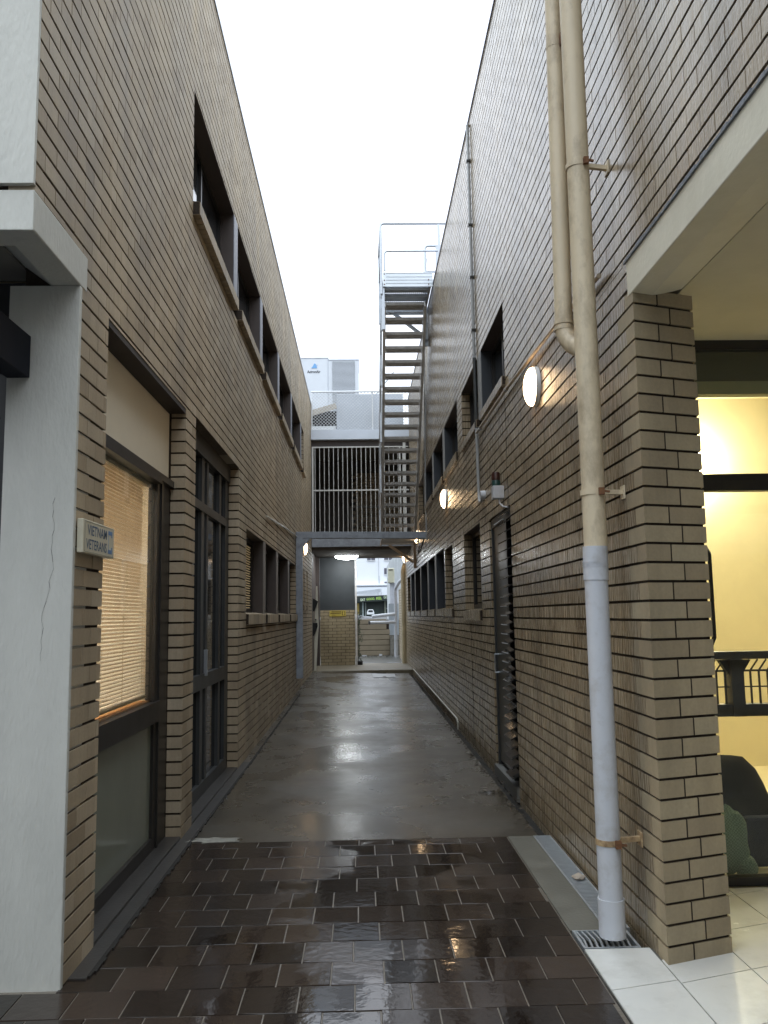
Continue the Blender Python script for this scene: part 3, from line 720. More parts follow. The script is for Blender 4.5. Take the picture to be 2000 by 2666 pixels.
w = MB(); w.box(2.4, 4.4, 5.6, 6.9, 3.555, 3.58); w.build('diffuser', emis('shop_light', (1,.88,.58), 8), SL2)
w = MB(); w.box(2.38, 4.42, 5.58, 6.92, 3.581, 3.599); w.build('housing', WHITE, SL2)
# dark timber railing inside
TR = thing('timber_railing', 'dark timber rail with thin spindles inside the right shop window', 'railing', (2.6, 5.1, 0))
DKW = M('dark_timber', (.03,.022,.014), .5, var=.3, scale=14)
w = MB(); w.box(1.62, 4.6, 5.06, 5.14, 1.195, 1.24); w.build('top_rail', DKW, TR)
w = MB(); w.box(1.62, 4.6, 5.06, 5.14, .86, .93); w.build('bottom_rail', DKW, TR)
for xx in (2.20, 3.1, 4.0):
    w = MB(); w.box(xx, xx+.075, 5.05, 5.15, (.86 if xx < 3.5 else 0.0), 1.194); w.prism([(xx-.06, 1.19), (xx, 1.19), (xx, 1.10)], 5.08, 5.12, 'y'); w.prism([(xx+.075, 1.10), (xx+.075, 1.19), (xx+.135, 1.19)], 5.08, 5.12, 'y')
    w.build('post', DKW, TR)
w = MB(); w.bar((1.62,5.1,1.125),(4.6,5.1,1.125),.012,.012); w.bar((1.62,5.1,1.03),(4.6,5.1,1.03),.008,.008)
xx = 1.66
while xx < 4.6:
    w.bar((xx,5.1,.93),(xx,5.1,1.125),.010,.010); w.bar((xx,5.1,1.125),(xx+.05,5.1,1.19),.008,.008); xx += .052
w.build('spindles', DKW, TR)
def blob(name, c, r, mat, seed=1, amp=.15, n=3, parent=None):
    bm = bmesh.new(); bmesh.ops.create_icosphere(bm, subdivisions=n, radius=1)
    from mathutils import noise
    for v in bm.verts:
        d = 1+amp*noise.noise(v.co*1.7+Vector((seed*3.1,0,0)))
        v.co = Vector((v.co.x*r[0]*d, v.co.y*r[1]*d, v.co.z*r[2]*d))+Vector(c)
    mb = MB(); mb.add([v.co for v in bm.verts], [tuple(v.index for v in f.verts) for f in bm.faces]); bm.free()
    return mb.build(name, mat, parent, smooth=True)
def check_mat():
    m, n, l, p = new_mat('green_check_cloth'); tc = n.new('ShaderNodeTexCoord')
    ck = n.new('ShaderNodeTexChecker'); ck.inputs['Scale'].default_value = 110
    ck.inputs['Color1'].default_value = (.16,.23,.17,1); ck.inputs['Color2'].default_value = (.09,.14,.10,1)
    l.new(tc.outputs['Object'], ck.inputs['Vector']); l.new(ck.outputs[0], p.inputs['Base Color']); p.inputs['Roughness'].default_value = .9
    return m
o_ = blob('armchair', (2.22, 5.35, .26), (.30,.28,.36), M('black_cloth', (.005,.0045,.0045), .95, var=.3, spec=.1), 3, .14); tag(o_, 'slumped black armchair inside the right shop window', 'armchair')
o_ = blob('cloth_bag', (2.06, 4.87, .20), (.095,.06,.19), check_mat(), 5, .3); tag(o_, 'green checked cloth bag leaning against the right shop window glass', 'bag')
o_ = blob('cloth_bag', (2.13, 4.86, .06), (.055,.05,.075), check_mat(), 8, .3); tag(o_, 'small green checked bundle on floor beside taller checked bag', 'bag')
w = MB(); w.box(2.20, 2.75, 4.98, 5.05, .02, .30); o_ = w.build('blue_crate', M('blue_plastic', (.005,.010,.030), .7, var=.3, spec=.2), bevel=.02); tag(o_, 'dark blue plastic crate inside the right shop window', 'crate')

# ================================================================== wall lamps
WARM = emis('lamp_warm', (1.0,.68,.38), 14)
def bulkhead(loc, side, label, k=1.0):
    t = thing('wall_lamp', label, 'wall lamp', loc, 'round bulkhead lamps on the alley walls')
    x, y, z = loc; s = side
    w = MB(); w.lathe([(.152*k, 0), (.152*k, s*.018*k), (.147*k, s*.033*k)], loc, 'x', 32); w.build('base', WHITE, t, smooth=True)
    w = MB(); pr = []
    for i in range(9):
        a = i/8*math.pi/2; pr.append((.146*k*math.cos(a)+.0005, s*(.034+.062*math.sin(a))*k))
    w.lathe(pr, loc, 'x', 32); w.build('diffuser', WARM, t, smooth=True)
    return t
l1 = bulkhead((R, 5.87, 3.10), -1, 'nearest and largest glowing oval lamp on right wall by the downpipe', .95)
copy_tree(l1, (R, 12.33, 3.18), 'second glowing wall lamp on right, above the row of ground floor windows')
copy_tree(l1, (R, 18.6, 3.20), 'glowing wall lamp on right seen through the steel beam')
copy_tree(l1, (R, 24.05, 3.30-.18), 'farthest glowing wall lamp on right under the landing brace')
l5 = bulkhead((L, 18.2, 2.95), 1, 'single glowing lamp on left wall just behind the blue-grey post')
for o in (l5,): pass

# ================================================================== downpipes
DP = thing('downpipe', 'large round downpipe, stained cream above and new white plastic below, at right pier', 'downpipe', (1.12, 4.0, 0))
w = MB(); w.tube([(1.125, 4.0, 1.80), (1.120, 4.0, 9.5)], .0555, 28); w.build('cream_pipe', PIPEC, DP, smooth=True)
w = MB(); w.tube([(1.120, 4.0, .03), (1.1195, 4.0, 1.645)], .0545, 28); w.tube([(1.1195, 4.0, 1.64), (1.122, 4.0, 1.80)], .0585, 28)
w.build('white_pipe', PVC, DP, smooth=True)
w = MB(); 
for z in (1.727, 1.717, 1.707): w.tube([(1.1195, 4.0, z-.003), (1.1195, 4.0, z+.003)], .0600, 28)
w.build('ribbed_collar', PVC, DP, smooth=True)
w = MB(); w.tube([(1.12, 4.0, .03), (1.12, 4.0, .195)], .0600, 28); w.build('foot_collar', PVC, DP, smooth=True)
for z, mt in ((.444, RUSTY), (2.06, PIPEC), (3.727, PIPEC)):
    w = MB(); w.tube([(1.12, 4.0, z-.013), (1.12, 4.0, z+.013)], .0580, 28); st = w.build('strap', mt, DP, smooth=True); RSTRAP = mt
    w = MB(); w.box(1.135, 1.160, 3.925, 3.945, z-.018, z+.016); w.bar((1.15,3.93,z),(1.185,3.935,z-.004),.01,.01); w.build('bolt', RUST, st)
    w = MB(); w.bar((1.175, 4.0, z+.004), (R, 4.02, z+.004), .022, .022); w.box(R-.006, R, 3.99, 4.05, z-.03, z+.035); w.build('bracket', mt, st)
DB = thing('downpipe', 'thinner cream downpipe beside the large one, elbowing into it below', 'downpipe', (1.07, 4.16, 3))
xb, yb = 1.052, 4.14
w = MB(); w.tube([(xb+.06, yb, 9.5), (xb+.018, yb, 4.7), (xb, yb, 2.95)], .0455, 24)
pts = [(xb, yb, 2.95)]
for i in range(1, 9):
    a = i/8*math.pi/2*.8; pts.append((xb+.085*(1-math.cos(a)), yb-.10*(1-math.cos(a)), 2.95-.15*math.sin(a)))
pts.append((1.12, 4.04, 2.775)); w.tube(pts, .047, 24); w.build('pipe', PIPEC, DB, smooth=True)
for z in (2.955, 2.925):
    w = MB(); w.tube([(xb, yb, z-.008), (xb, yb, z+.008)], .0515, 24); w.build('collar', PIPEC, DB, smooth=True)
w = MB(); w.tube([(xb+.016, yb, 4.47), (xb+.016, yb, 4.50)], .0470, 24); st = w.build('strap', PIPEC, DB, smooth=True)
w = MB(); w.box(xb+.03, xb+.055, yb-.07, yb-.045, 4.455, 4.52); w.build('bolt', RUST, st)

# conduits on the right wall
CG = M('conduit_grey', (.36,.37,.38), .4, var=.1)
CD = thing('electrical_conduit', 'vertical grey conduit down the right wall across the upper window', 'conduit', (R-.02, 8.8, 4))
w = MB(); w.tube([(R-.022, 8.84, 4.24), (R-.022, 8.84, 6.93), (R-.022, 8.9, 6.96), (R+.05, 8.95, 6.98)], .017, 12); w.tube([(R-.022, 8.80, 2.82), (R-.022, 8.82, 3.46)], .017, 12); w.build('grey_length', CG, CD, smooth=True)
w = MB(); w.tube([(R-.022, 8.82, 3.46), (R-.022, 8.84, 4.24)], .019, 12); w.build('dark_length', ALUG, CD, smooth=True)
w = MB(); w.tube([(R-.022, 8.80, 2.84), (R-.022, 8.80, 2.72), (R-.022, 8.76, 2.66), (R-.022, 8.62, 2.64), (R-.022, 8.55, 2.66)], .015, 12); w.build('bend', CG, CD, smooth=True)
w = MB(); w.lathe([(.0,-.05),(.045,-.05),(.048,0)], (R, 8.50, 2.69), 'x', 18); w.build('junction_box', PVC, CD, smooth=True)
for z in (4.55, 5.15, 5.75, 6.5):
    w = MB(); w.box(R-.045, R, 8.815, 8.865, z-.012, z+.012); w.build('clip', ALU, CD)
CP = thing('water_pipe', 'thin copper-cream pipe running along right wall below the upper window sill', 'pipe', (R-.03, 6.5, 3.3))
w = MB(); w.tube([(R-.025, 4.16, 3.22), (R-.028, 5.0, 3.285), (R-.030, 6.88, 3.37), (R-.028, 8.78, 3.40)], .013, 10); w.build('pipe', M('pipe_tan', (.42,.34,.25), .4, var=.1), CP, smooth=True)
w = MB()
for y in (6.9, 8.5): w.tube([(R-.030, y, 3.37+.01*(y-6.9)), (R-.030, y+.06, 3.372+.01*(y-6.9))], .018, 10)
w.build('joints', CG, CP)
# second conduits further down
w = MB(); w.tube([(R-.02, 16.0, 2.9), (R-.02, 16.0, 3.62), (R-.02, 15.9, 4.3), (R-.02, 15.5, 6.9)], .014, 8); o_ = w.build('electrical_conduit', CG, smooth=True); tag(o_, 'thin grey conduit on right wall beside the steel stair', 'conduit')
w = MB(); w.tube([(R-.018, 11.5, .10), (R-.018, 21.0, .16)], .012, 8); w.tube([(R-.018, 11.5, .10),(R-.018, 11.42, .06),(R-.018,11.42,-.03)], .012, 8); o_ = w.build('floor_pipe', M('pale_pipe', (.45,.43,.38), .35), smooth=True); tag(o_, 'thin pale pipe along foot of the right wall', 'pipe')
w = MB(); w.tube([(L+.02, 11.0, 2.80), (L+.02, 13.5, 2.92), (L+.02, 16.3, 3.02), (L+.02, 21.3, 3.02)], .012, 8); o_ = w.build('electrical_conduit', M('pale_pipe2', (.62,.60,.55), .3), smooth=True); tag(o_, 'thin pale conduit on left wall above the window row', 'conduit')
w = MB(); w.tube([(R-.03, 16.5, 2.98), (R-.06, 16.9, 2.80), (R-.10, 17.3, 2.74), (R-.03, 17.8, 2.95)], .012, 8); o_ = w.build('loose_cable', BLACK, smooth=True); tag(o_, 'loose black cable sagging below beam end on right wall', 'cable')
# strobe
SB = thing('strobe_alarm', 'small white box with green and red dome above the louvred door', 'alarm', (R, 7.4, 2.57))
w = MB(); w.box(R-.10, R, 7.36, 7.46, 2.50, 2.615); w.build('box', PVC, SB, bevel=.006)
w = MB(); w.lathe([(.04,0),(.04,.045),(.036,.05)], (R-.065, 7.40, 2.615), 'z', 18); w.build('green_band', M('green_plastic', (.01,.05,.045), .3), SB, smooth=True)
w = MB(); w.lathe([(.040,0),(.041,.05),(.034,.072),(0.001,.078)], (R-.065, 7.40, 2.665), 'z', 18); w.build('red_dome', M('red_plastic', (.04,.012,.01), .3), SB, smooth=True)
w = MB(); w.tube([(R-.04, 7.40, 2.50), (R-.04, 7.39, 2.46), (R-.02, 7.32, 2.42), (R+.02, 7.22, 2.40)], .008, 8); w.build('cable', PVC, SB, smooth=True)

# ================================================================== portal frame
PF = thing('steel_portal', 'blue-grey steel post and beam spanning the alley', 'steel frame', (0, 16.1, 0))
w = MB(); w.box(L+.006, L+.128, 16.13, 16.28, .33, 3.10)
w.prism([(L+.128, 2.975), (L+.128, 2.80), (L+.28, 2.975)], 16.14, 16.27, 'y'); w.build('post', BLUEG, PF, bevel=.004)
w = MB(); w.add([(L+.128,16.13,2.975),(R-.0,16.13,2.945),(R,16.28,2.945),(L+.128,16.28,2.975),(L+.128,16.13,3.10),(R,16.13,3.07),(R,16.28,3.07),(L+.128,16.28,3.10)],
                [(0,3,2,1),(4,5,6,7),(0,1,5,4),(1,2,6,5),(2,3,7,6),(3,0,4,7)]); w.build('beam', BLUEG, PF, bevel=.004)
w = MB(); w.bar((1.03,16.2,2.94),(1.16,16.2,2.83),.02,.04,(0,1,0)); w.bar((1.18,16.2,2.94),(1.12,16.2,2.80),.015,.02,(0,1,0)); w.build('brackets', STEEL, PF)

# ================================================================== stair
ST = thing('steel_stair', 'galvanised roof access stair climbing the right wall to a railed platform', 'stair', (.83, 16.2, 3.4))
XL_, XR_ = .501, 1.151
Yt, Zt, gg, rr_ = 14.373, 6.678, .2115, .1930
def SP(t): return Yt+gg*t, Zt-rr_*t
d = Vector((0, gg, -rr_)).normalized()
for xs, nm in ((XL_-.022, 'stringer'), (XR_+.022, 'stringer')):
    a, b = SP(-.9), SP(18.3)
    w = MB(); w.bar((xs, a[0], a[1]+.02), (xs, b[0], b[1]+.02), .03, .19, (1,0,0)); 
    # bar's w is along the cross of direction and up
    w = MB(); n_ = Vector((0, rr_, gg)).normalized()*.095
    A = Vector((xs, a[0], a[1]+.03)); B = Vector((xs, b[0], b[1]+.03))
    for xo, xw in ((0, .008),):
        vs = [A-n_, B-n_, B+n_, A+n_]
        w.add([v+Vector((-.012,0,0)) for v in vs]+[v+Vector((.012,0,0)) for v in vs], [(0,1,2,3),(4,7,6,5),(0,4,5,1),(1,5,6,2),(2,6,7,3),(3,7,4,0)])
    s_ = 1 if xs < .8 else -1
    for q in (-1, 1):
        w.bar(A+n_*q*.96-Vector((s_*.018,0,0)), B+n_*q*.96-Vector((s_*.018,0,0)), .03, .008, n_)
    w.build('stringer', STEELD, ST)
for i in range(-1, 18):
    y, z = SP(i); w = MB()
    w.box(XL_-.008, XR_+.008, y-.012, y+.215, z+.022, z+.030)
    w.box(XL_-.008, XR_+.008, y+.207, y+.215, z-.028, z+.0215)
    w.box(XL_-.008, XR_+.008, y-.012, y-.004, z-.022, z+.0215)
    for k in range(4): w.box(XL_, XR_, y+.02+k*.05, y+.024+k*.05, z-.004, z+.0215)
    w.build('tread', STEELD, ST)
# handrails on the open side
XH = XL_-.075
w = MB()
for hgt in (.95, .50):
    a, b = SP(-.6), SP(18.3)
    w.tube([(XH, a[0], a[1]+hgt), (XH, b[0], b[1]+hgt)], .018, 8)
for t in (.5, 4.5, 9, 13.5, 17.8):
    y, z = SP(t); w.box(XH-.02, XH+.02, y-.03, y+.03, z-.08, z+.94)
w.build('handrail', STEEL, ST)
w = MB()
a, b = SP(-.6), SP(18.3); w.tube([(XR_+.07, a[0], a[1]+.95), (XR_+.07, b[0], b[1]+.95)], .016, 8)
w.build('handrail', STEEL, ST)
# platform
pl = MB(); pl.box(.43, .462, 13.53, 14.82, 6.93, 7.12); pl.box(1.20, 1.235, 13.53, 14.82, 6.93, 7.12); pl.box(.43, 1.235, 14.821, 14.86, 6.93, 7.08)
for yq in (13.62, 14.02, 14.42, 14.74): pl.box(.463, 1.199, yq-.03, yq+.03, 6.935, 7.0)
pl.box(.463, 1.199, 13.82, 13.96, 7.0, 7.012); pl.box(.463, 1.199, 14.22, 14.36, 7.0, 7.012)
plo = pl.build('platform', STEEL, ST)
w = MB()
for (y0, y1) in ((13.535, 13.815), (13.965, 14.215), (14.365, 14.815)):
    x = .47
    while x < 1.19:
        w.box(x, x+.010, y0, y1, 7.001, 7.02); x += .035
    yq = y0
    while yq < y1: w.box(.463, 1.199, yq, yq+.010, 7.0205, 7.028); yq += .045
w.build('grating', STEEL, plo)
w = MB(); w.box(.43, 1.262, 13.50, 13.512, 6.925, 7.175)
for z in (6.93, 6.99, 7.045, 7.10, 7.165): w.box(.47, 1.262, 13.492, 13.50, z-.006, z+.006)
w.box(.428, .475, 13.485, 13.50, 6.925, 7.175)
w.build('toe_board', M('galv_bright', (.62,.66,.70), .35, metal=.5, var=.08), plo)
w = MB()
for (x, z) in ((.45,6.96),(.45,7.03),(.45,7.14),(1.19,6.96),(1.19,7.04)): w.tube([(x,13.487,z),(x,13.478,z)], .010, 8)
w.build('bolts', RUST, plo)
w = MB()
w.tube([(.40,13.5,6.8),(.40,13.5,7.99),(.42,13.5,8.02),(.45,13.5,8.03),(1.55,13.5,8.03)], .022, 10)
w.build('guard_rail', STEEL, plo, smooth=True); w = MB()
w.tube([(.46,13.5,7.2),(.46,13.5,7.50),(.475,13.5,7.53),(.50,13.5,7.545),(1.50,13.5,7.548)], .018, 10)
w.tube([(.40,13.5,8.03),(.40,14.84,8.03)], .02, 10)
w.build('guard_rail', STEEL, plo, smooth=True); w = MB(); w.tube([(.40,13.5,7.54),(.40,14.84,7.54)], .016, 10)
w.build('guard_rail', STEEL, plo, smooth=True); w = MB()
w.tube([(1.205,14.25,7.05),(1.205,14.25,7.93),(1.22,14.25,7.96),(1.25,14.25,7.975),(1.6,14.25,7.975)], .024, 10)
w.build('guard_rail', STEEL, plo, smooth=True); w = MB()
w.tube([(1.165,14.25,7.05),(1.165,14.25,7.47),(1.185,14.25,7.49),(1.21,14.25,7.50),(1.6,14.25,7.50)], .02, 10)
w.build('guard_rail', STEEL, plo, smooth=True)
for bb in ((1.355,1.40,13.48,13.52,7.0,8.01),(.385,.435,14.80,14.86,6.75,8.03),(1.39,1.43,14.23,14.27,7.0,7.97)):
    w = MB(); w.box(*bb); w.build('rail_post', STEEL, plo)
w = MB(); w.box(1.195, 1.272, 14.84, 14.90, 6.345, 7.08); w.bar((.58,14.80,7.00),(1.26,14.80,6.45),.05,.065,(0,1,0)); w.build('brace', STEEL, plo)
w = MB()
w.box(XH-.025, XH+.025, 13.52, 13.56, 6.2, 7.0)
w.build('hanger', STEEL, plo)
# lower landing
LD = thing('stair_landing', 'small framed landing with diagonal brace at foot of the steel stair', 'landing', (.86, 18.7, 3.0))
w = MB(); w.box(.46, 1.26, 18.02, 19.5, 3.135, 3.16); w.build('deck', STEELD, LD)
w = MB(); w.box(.45, 1.22, 17.99, 18.018, 3.098, 3.150); w.box(.45, .48, 18.021, 19.5, 3.08, 3.134); w.build('edge_channel', TIMB, LD)
w = MB(); w.box(.50, 1.222, 19.52, 19.62, 3.115, 3.20); w.build('rear_beam', TIMB, LD)
w = MB(); w.bar((.66,19.57,3.10),(1.22,19.57,2.70),.06,.09,(0,1,0)); w.build('brace', TIMB, LD)
w = MB(); w.box(1.223, 1.276, 19.50, 19.62, 2.56, 3.20); w.build('wall_post', TIMB, LD)

# ================================================================== bridge building at the end
BB = thing('bridge_building', 'upper storey link bridging the far end of the alley with barred front', 'building', (0, 23, 3.2))
w = MB(); w.box(L+.0, R, 21.44, 24.6, 3.14, 3.22); w.box(L, R, 24.45, 24.6, 3.221, 6.0); w.box(L-.02, L+.04, 21.46, 24.44, 3.221, 6.0); w.box(R+.001, R+.3, 21.31, 24.6, 3.14, 5.98); w.box(L-.3, L-.021, 21.41, 24.6, 3.14, 5.98)
w.build('corridor', M('corridor_dark', (.11,.10,.09), .8, var=.2), BB)
w = MB(); brickb = MB()
k = 0
while 3.23+k*CO < 5.6:
    z = 3.23+k*CO
    x = -.25+(.12 if k % 2 else 0)
    while x < 1.2: brickb.box(x+.005, min(x+.235, 1.25), 24.40, 24.449, z, z+.074, 0, rnd.random()); x += .24
    k += 1
brickb.build('rear_wall', BR_L, BB, tint=True)
w = MB()
for i in range(9): w.box(-.25+i*.1, -.238+i*.1, 23.95, 23.965, 3.25, 4.55)
for i in range(12): w.box(-.25, .60, 23.95, 23.965, 3.3+i*.1, 3.312+i*.1)
w.box(-.30, -.25, 23.94, 23.98, 3.25, 4.6); w.box(.60, .65, 23.94, 23.98, 3.25, 4.6); w.box(-.30,.65,23.94,23.98,4.55,4.6)
w.build('inner_gate', M('gate_grey', (.28,.26,.23), .6), BB)
w = MB(); w.box(L+.01, R-.0, 21.32, 21.43, 3.225, 3.43); w.build('edge_beam', BLUEG, BB)
w = MB(); w.box(L, R, 21.44, 21.75, 5.80, 5.98); w.build('dark_lining', POSTD, BB)
w = MB(); w.box(L+.005, R+.12, 21.28, 21.43, 5.985, 6.235); w.build('fascia', FASC, BB)
w = MB(); w.box(L-.3, R+.3, 21.44, 26.5, 5.99, 6.2); w.build('roof', DARKSOF, BB)
GR = thing('bar_grille', 'white vertical bar grille closing the upper floor over the alley', 'grille', (0, 21.36, 3.43))
BARM = M('bar_white', (.58,.58,.56), .5, var=.1)
x = L+.10
while x < R-.06:
    w = MB(); w.box(x-.007, x+.007, 21.36, 21.374, 3.43, 5.80); w.build('bar', BARM, GR); x += .1185
w = MB(); w.box(L+.02, R-.02, 21.35, 21.359, 4.655, 4.69); w.box(L+.02, R-.02, 21.35, 21.39, 5.78, 5.81); w.box(L+.02, L+.06, 21.34, 21.40, 3.43, 5.779); w.box(R-.26, R-.225, 21.34, 21.40, 3.43, 5.779); w.box(R-.16, R-.09, 21.34, 21.40, 3.43, 5.9)
w.build('frame', BARM, GR)
CF = thing('mesh_fence', 'galvanised chain-link fence along the edge of the link roof', 'fence', (0, 21.35, 6.24))
w = MB(); y = 21.35; za, zb = 6.25, 7.245; xa, xb_ = L+.03, R+.07; px, pz = .088, .084
def clipline(x0, z0, dx, dz):
    ts = [0, 1e9]; lo, hi = -1e9, 1e9
    for p, dd, a, b in ((x0, dx, xa, xb_), (z0, dz, za, zb)):
        t0, t1 = (a-p)/dd, (b-p)/dd
        if t0 > t1: t0, t1 = t1, t0
        lo, hi = max(lo, t0), min(hi, t1)
    return (lo, hi) if hi-lo > .01 else None
n = int((xb_-xa+zb-za)/px)+18
for i in range(-18, n+18):
    for sgn in (1, -1):
        x0 = xa+i*px; r = clipline(x0, za, sgn*px/2, pz/2)
        if r:
            p = (x0+sgn*px/2*r[0], y+sgn*.002, za+pz/2*r[0]); q = (x0+sgn*px/2*r[1], y+sgn*.002, za+pz/2*r[1])
            w.tube([p, q], .0042, 4, caps=False)
w.build('mesh', M('mesh_wire', (.55,.56,.57), .4, metal=.4), CF)
w = MB(); w.tube([(L+.01,21.35,7.255),(R+.09,21.35,7.255)], .020, 10); 
for xq in (L+.022, .35, R+.08): w.tube([(xq,21.37,6.24),(xq,21.37,7.27)], .020, 10)
w.build('posts_and_rail', WHITE, CF, smooth=True)
w = MB(); w.box(-.60, 1.18, 22.0, 22.9, 6.21, 7.36); o_ = w.build('duct_box', M('duct_grey', (.42,.45,.50), .5, var=.08, scale=1.2), bevel=.01); tag(o_, 'big plain grey duct box behind the roof mesh fence', 'duct')
w = MB(); w.prism([(-1.42, 6.86), (-.62, 7.10), (-.58, 6.95), (-1.42, 6.70)], 21.9, 21.93, 'y'); o_ = w.build('leaning_board', M('board_tan', (.42,.38,.33), .7, var=.08)); tag(o_, 'tan board tilted behind the roof mesh fence under the air conditioner', 'board')
w = MB(); w.box(-1.42, -.62, 22.1, 22.14, 6.38, 6.52); o_ = w.build('roof_rail', WHITE); tag(o_, 'pale rail low behind the roof mesh fence on the left', 'rail')
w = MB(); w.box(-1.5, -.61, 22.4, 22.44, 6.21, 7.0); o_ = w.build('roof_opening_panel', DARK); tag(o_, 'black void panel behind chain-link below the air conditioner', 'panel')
# air conditioner  (scaled to Y = 24.2)
AC = thing('air_conditioner', 'large white rooftop air conditioner with slatted grille and logo', 'air conditioner', (-.8, 24.6, 6.3))
AW = M('ac_white', (.66,.69,.74), .4, var=.03)
f_ = 24.2/26
def acx(x): return x*f_
def acz(z): return 1.491+(z-1.491)*f_
xA0, xA1, xA2 = acx(-1.86), acx(-.955), acx(.012)
ztop1, ztop2, zbot = acz(9.63), acz(9.57), 6.25
w = MB(); w.box(xA0, xA1, 24.2, 25.6, zbot, ztop1-.03); w.box(xA1, xA2, 24.215, 25.6, zbot, ztop2-.03); 
w.build('cabinet', AW, AC, bevel=.012)
w = MB(); w.box(xA0-.01, xA1+.01, 24.19, 25.61, ztop1-.03, ztop1); w.box(xA1+.011, xA2+.008, 24.2, 25.61, ztop2-.03, ztop2); w.box(xA1-.03, xA1-.022, 24.195, 24.2, zbot, ztop1-.03); w.box(xA0+.04, xA0+.05, 24.195, 24.2, zbot, ztop1-.03)
w.build('trim', M('ac_trim', (.55,.58,.64), .4), AC)
gx0, gx1 = acx(-.816), acx(-.122); gz1, gz0 = acz(9.50), 6.4
w = MB(); w.box(gx0, gx1, 24.195, 24.21, gz0, gz1); gr_ = w.build('grille_backing', DARK, AC)
w = MB(); z = gz0; 
while z < gz1: w.prism([(24.165, z), (24.194, z+.022), (24.194, z+.004)], gx0+.003, gx1-.003, 'x'); w.box(gx0+.003, gx1-.003, 24.168, 24.193, z, z+.016); z += .0335
w.build('grille_slats', AW, AC)
w = MB(); w.lathe([(.30,0),(.28,.05),(.20,.085),(.08,.10),(.001,.105)], (acx(-.43), 24.75, ztop2), 'z', 28); w.build('fan_guard', M('fan_guard', (.10,.10,.14), .5), AC, smooth=True)
text_mesh('brand_lettering', 'ActronAir', .385, .085, (acx(-1.62), 24.195, acz(9.12)), (1,0,0), (0,0,1), M('ac_ink', (.03,.035,.05), .5), AC, .002, .022)
w = MB(); ex, ez = acx(-1.50), acz(9.28)
for pts in ([(0,0),(.19,0),(.165,.03),(.03,.03)], [(.035,.035),(.165,.035),(.18,.062),(.055,.062)], [(.06,.067),(.12,.067),(.20,.085),(.075,.10)], [(.078,.104),(.14,.10),(.15,.11),(.12,.135),(.095,.14)]):
    w.prism([(ex+a, ez+b) for a, b in pts], 24.188, 24.1945, 'y')
w.build('logo', M('logo_blue', (.18,.42,.75), .5), AC)
w = MB(); w.tube([(-.05,23.3,7.0),(1.0,23.3,8.35)], .02, 8); o_ = w.build('stay_pole', STEEL, smooth=True); tag(o_, 'slanted steel stay pole rising behind the stair treads', 'pole')
w = MB(); w.lathe([(.3,0),(.25,.06),(.001,.10)], (.25, 23.4, 7.30), 'z', 20); o_ = w.build('roof_vent', M('vent_grey', (.45,.48,.52), .4, metal=.4), smooth=True); tag(o_, 'low domed roof vent just above the mesh fence rail', 'vent')
# ceiling light
CL = thing('ceiling_light', 'bright white oyster light under the link at alley end', 'light', (-.39, 23.2, 3.1))
w = MB(); w.lathe([(.33,0),(.33,-.03)], (-.39, 23.2, 3.139), 'z', 32); w.build('base', WHITE, CL, smooth=True)
w = MB(); pr = [(.32, -.03)]+[(.315*math.cos(a)+.0005, -.035-.085*math.sin(a)) for a in [i/8*math.pi/2 for i in range(9)]]
w.lathe(pr, (-.39, 23.2, 3.139), 'z', 32); w.build('diffuser', emis('lamp_cool', (.93,.98,1.0), 32), CL, smooth=True)
# low brick wall + slate panel
EW = thing('end_wall', 'low tan brick wall with dark slate panel above, left side of passage', 'wall', (-.7, 24.0, 0))
w = MB(); k = 0; rr = random.Random(4)
while .115+k*CO < 1.62:
    z = .115+k*CO; zt = min(z+.076, 1.64)
    x = -1.18-(.12 if k % 2 else 0)
    while x < -.18:
        a, b = max(x+.005, -1.16), min(x+.235, -.19)
        if b-a > .02: w.box(a, b, 24.0, 24.12, z+.005, zt+.005, 0, min(1, max(0, rr.gauss(.5,.25))))
        x += .24
    k += 1
w.box(-1.155, -.195, 24.012, 24.11, .1, 1.63, 1)
w.build('brickwork', [brick_mat('brick_yellow', [(.34,.27,.16), (.39,.315,.195), (.43,.35,.225)], .7, .1, .08), MORT], EW, tint=True)
w = MB(); w.box(-1.17, -.18, 24.02, 24.08, 1.645, 3.138); w.build('slate_panel', SLATE, EW)
w = MB(); w.box(L-.3, -1.175, 23.9, 24.1, -.1, 3.138); w.box(L-.3, L-.03, 21.42, 23.899, -.1, 3.138); w.build('dark_jamb', POSTD, EW)
w = MB(); w.box(-.175, -.125, 23.97, 24.09, .1, 3.138); w.build('steel_post', STEELD, EW)
# yellow notice: lettering too worn to read, drawn as worn ink bars
YN = thing('yellow_notice', 'small faded yellow notice on top of the low brick end wall', 'sign', (-.65, 23.98, 1.55))
YF = 24./24.
w = MB(); w.box(-.90, -.44, 23.985, 23.997, 1.475, 1.635); w.build('plate', M('notice_yellow', (.50,.38,.07), .5, var=.1), YN)
INK = M('notice_ink', (.10,.07,.02), .6)
w = MB(); rr = random.Random(6)
for z, a, b in ((1.593, -.845, -.585), (1.548, -.87, -.575), (1.507, -.83, -.61)):
    x = a
    while x < b:
        ww = rr.uniform(.012,.022); w.box(x, x+ww, 23.981, 23.9845, z, z+(.026 if z > 1.51 else .012)); x += ww+.006
for x0, x1, z0, z1 in ((-.548,-.53,1.50,1.61),(-.478,-.46,1.50,1.61),(-.53,-.515,1.59,1.61),(-.493,-.478,1.59,1.61),(-.53,-.515,1.50,1.52),(-.493,-.478,1.50,1.52)): w.box(x0, x1, 23.981, 23.9845, z0, z1)
w.build('printing', INK, YN)
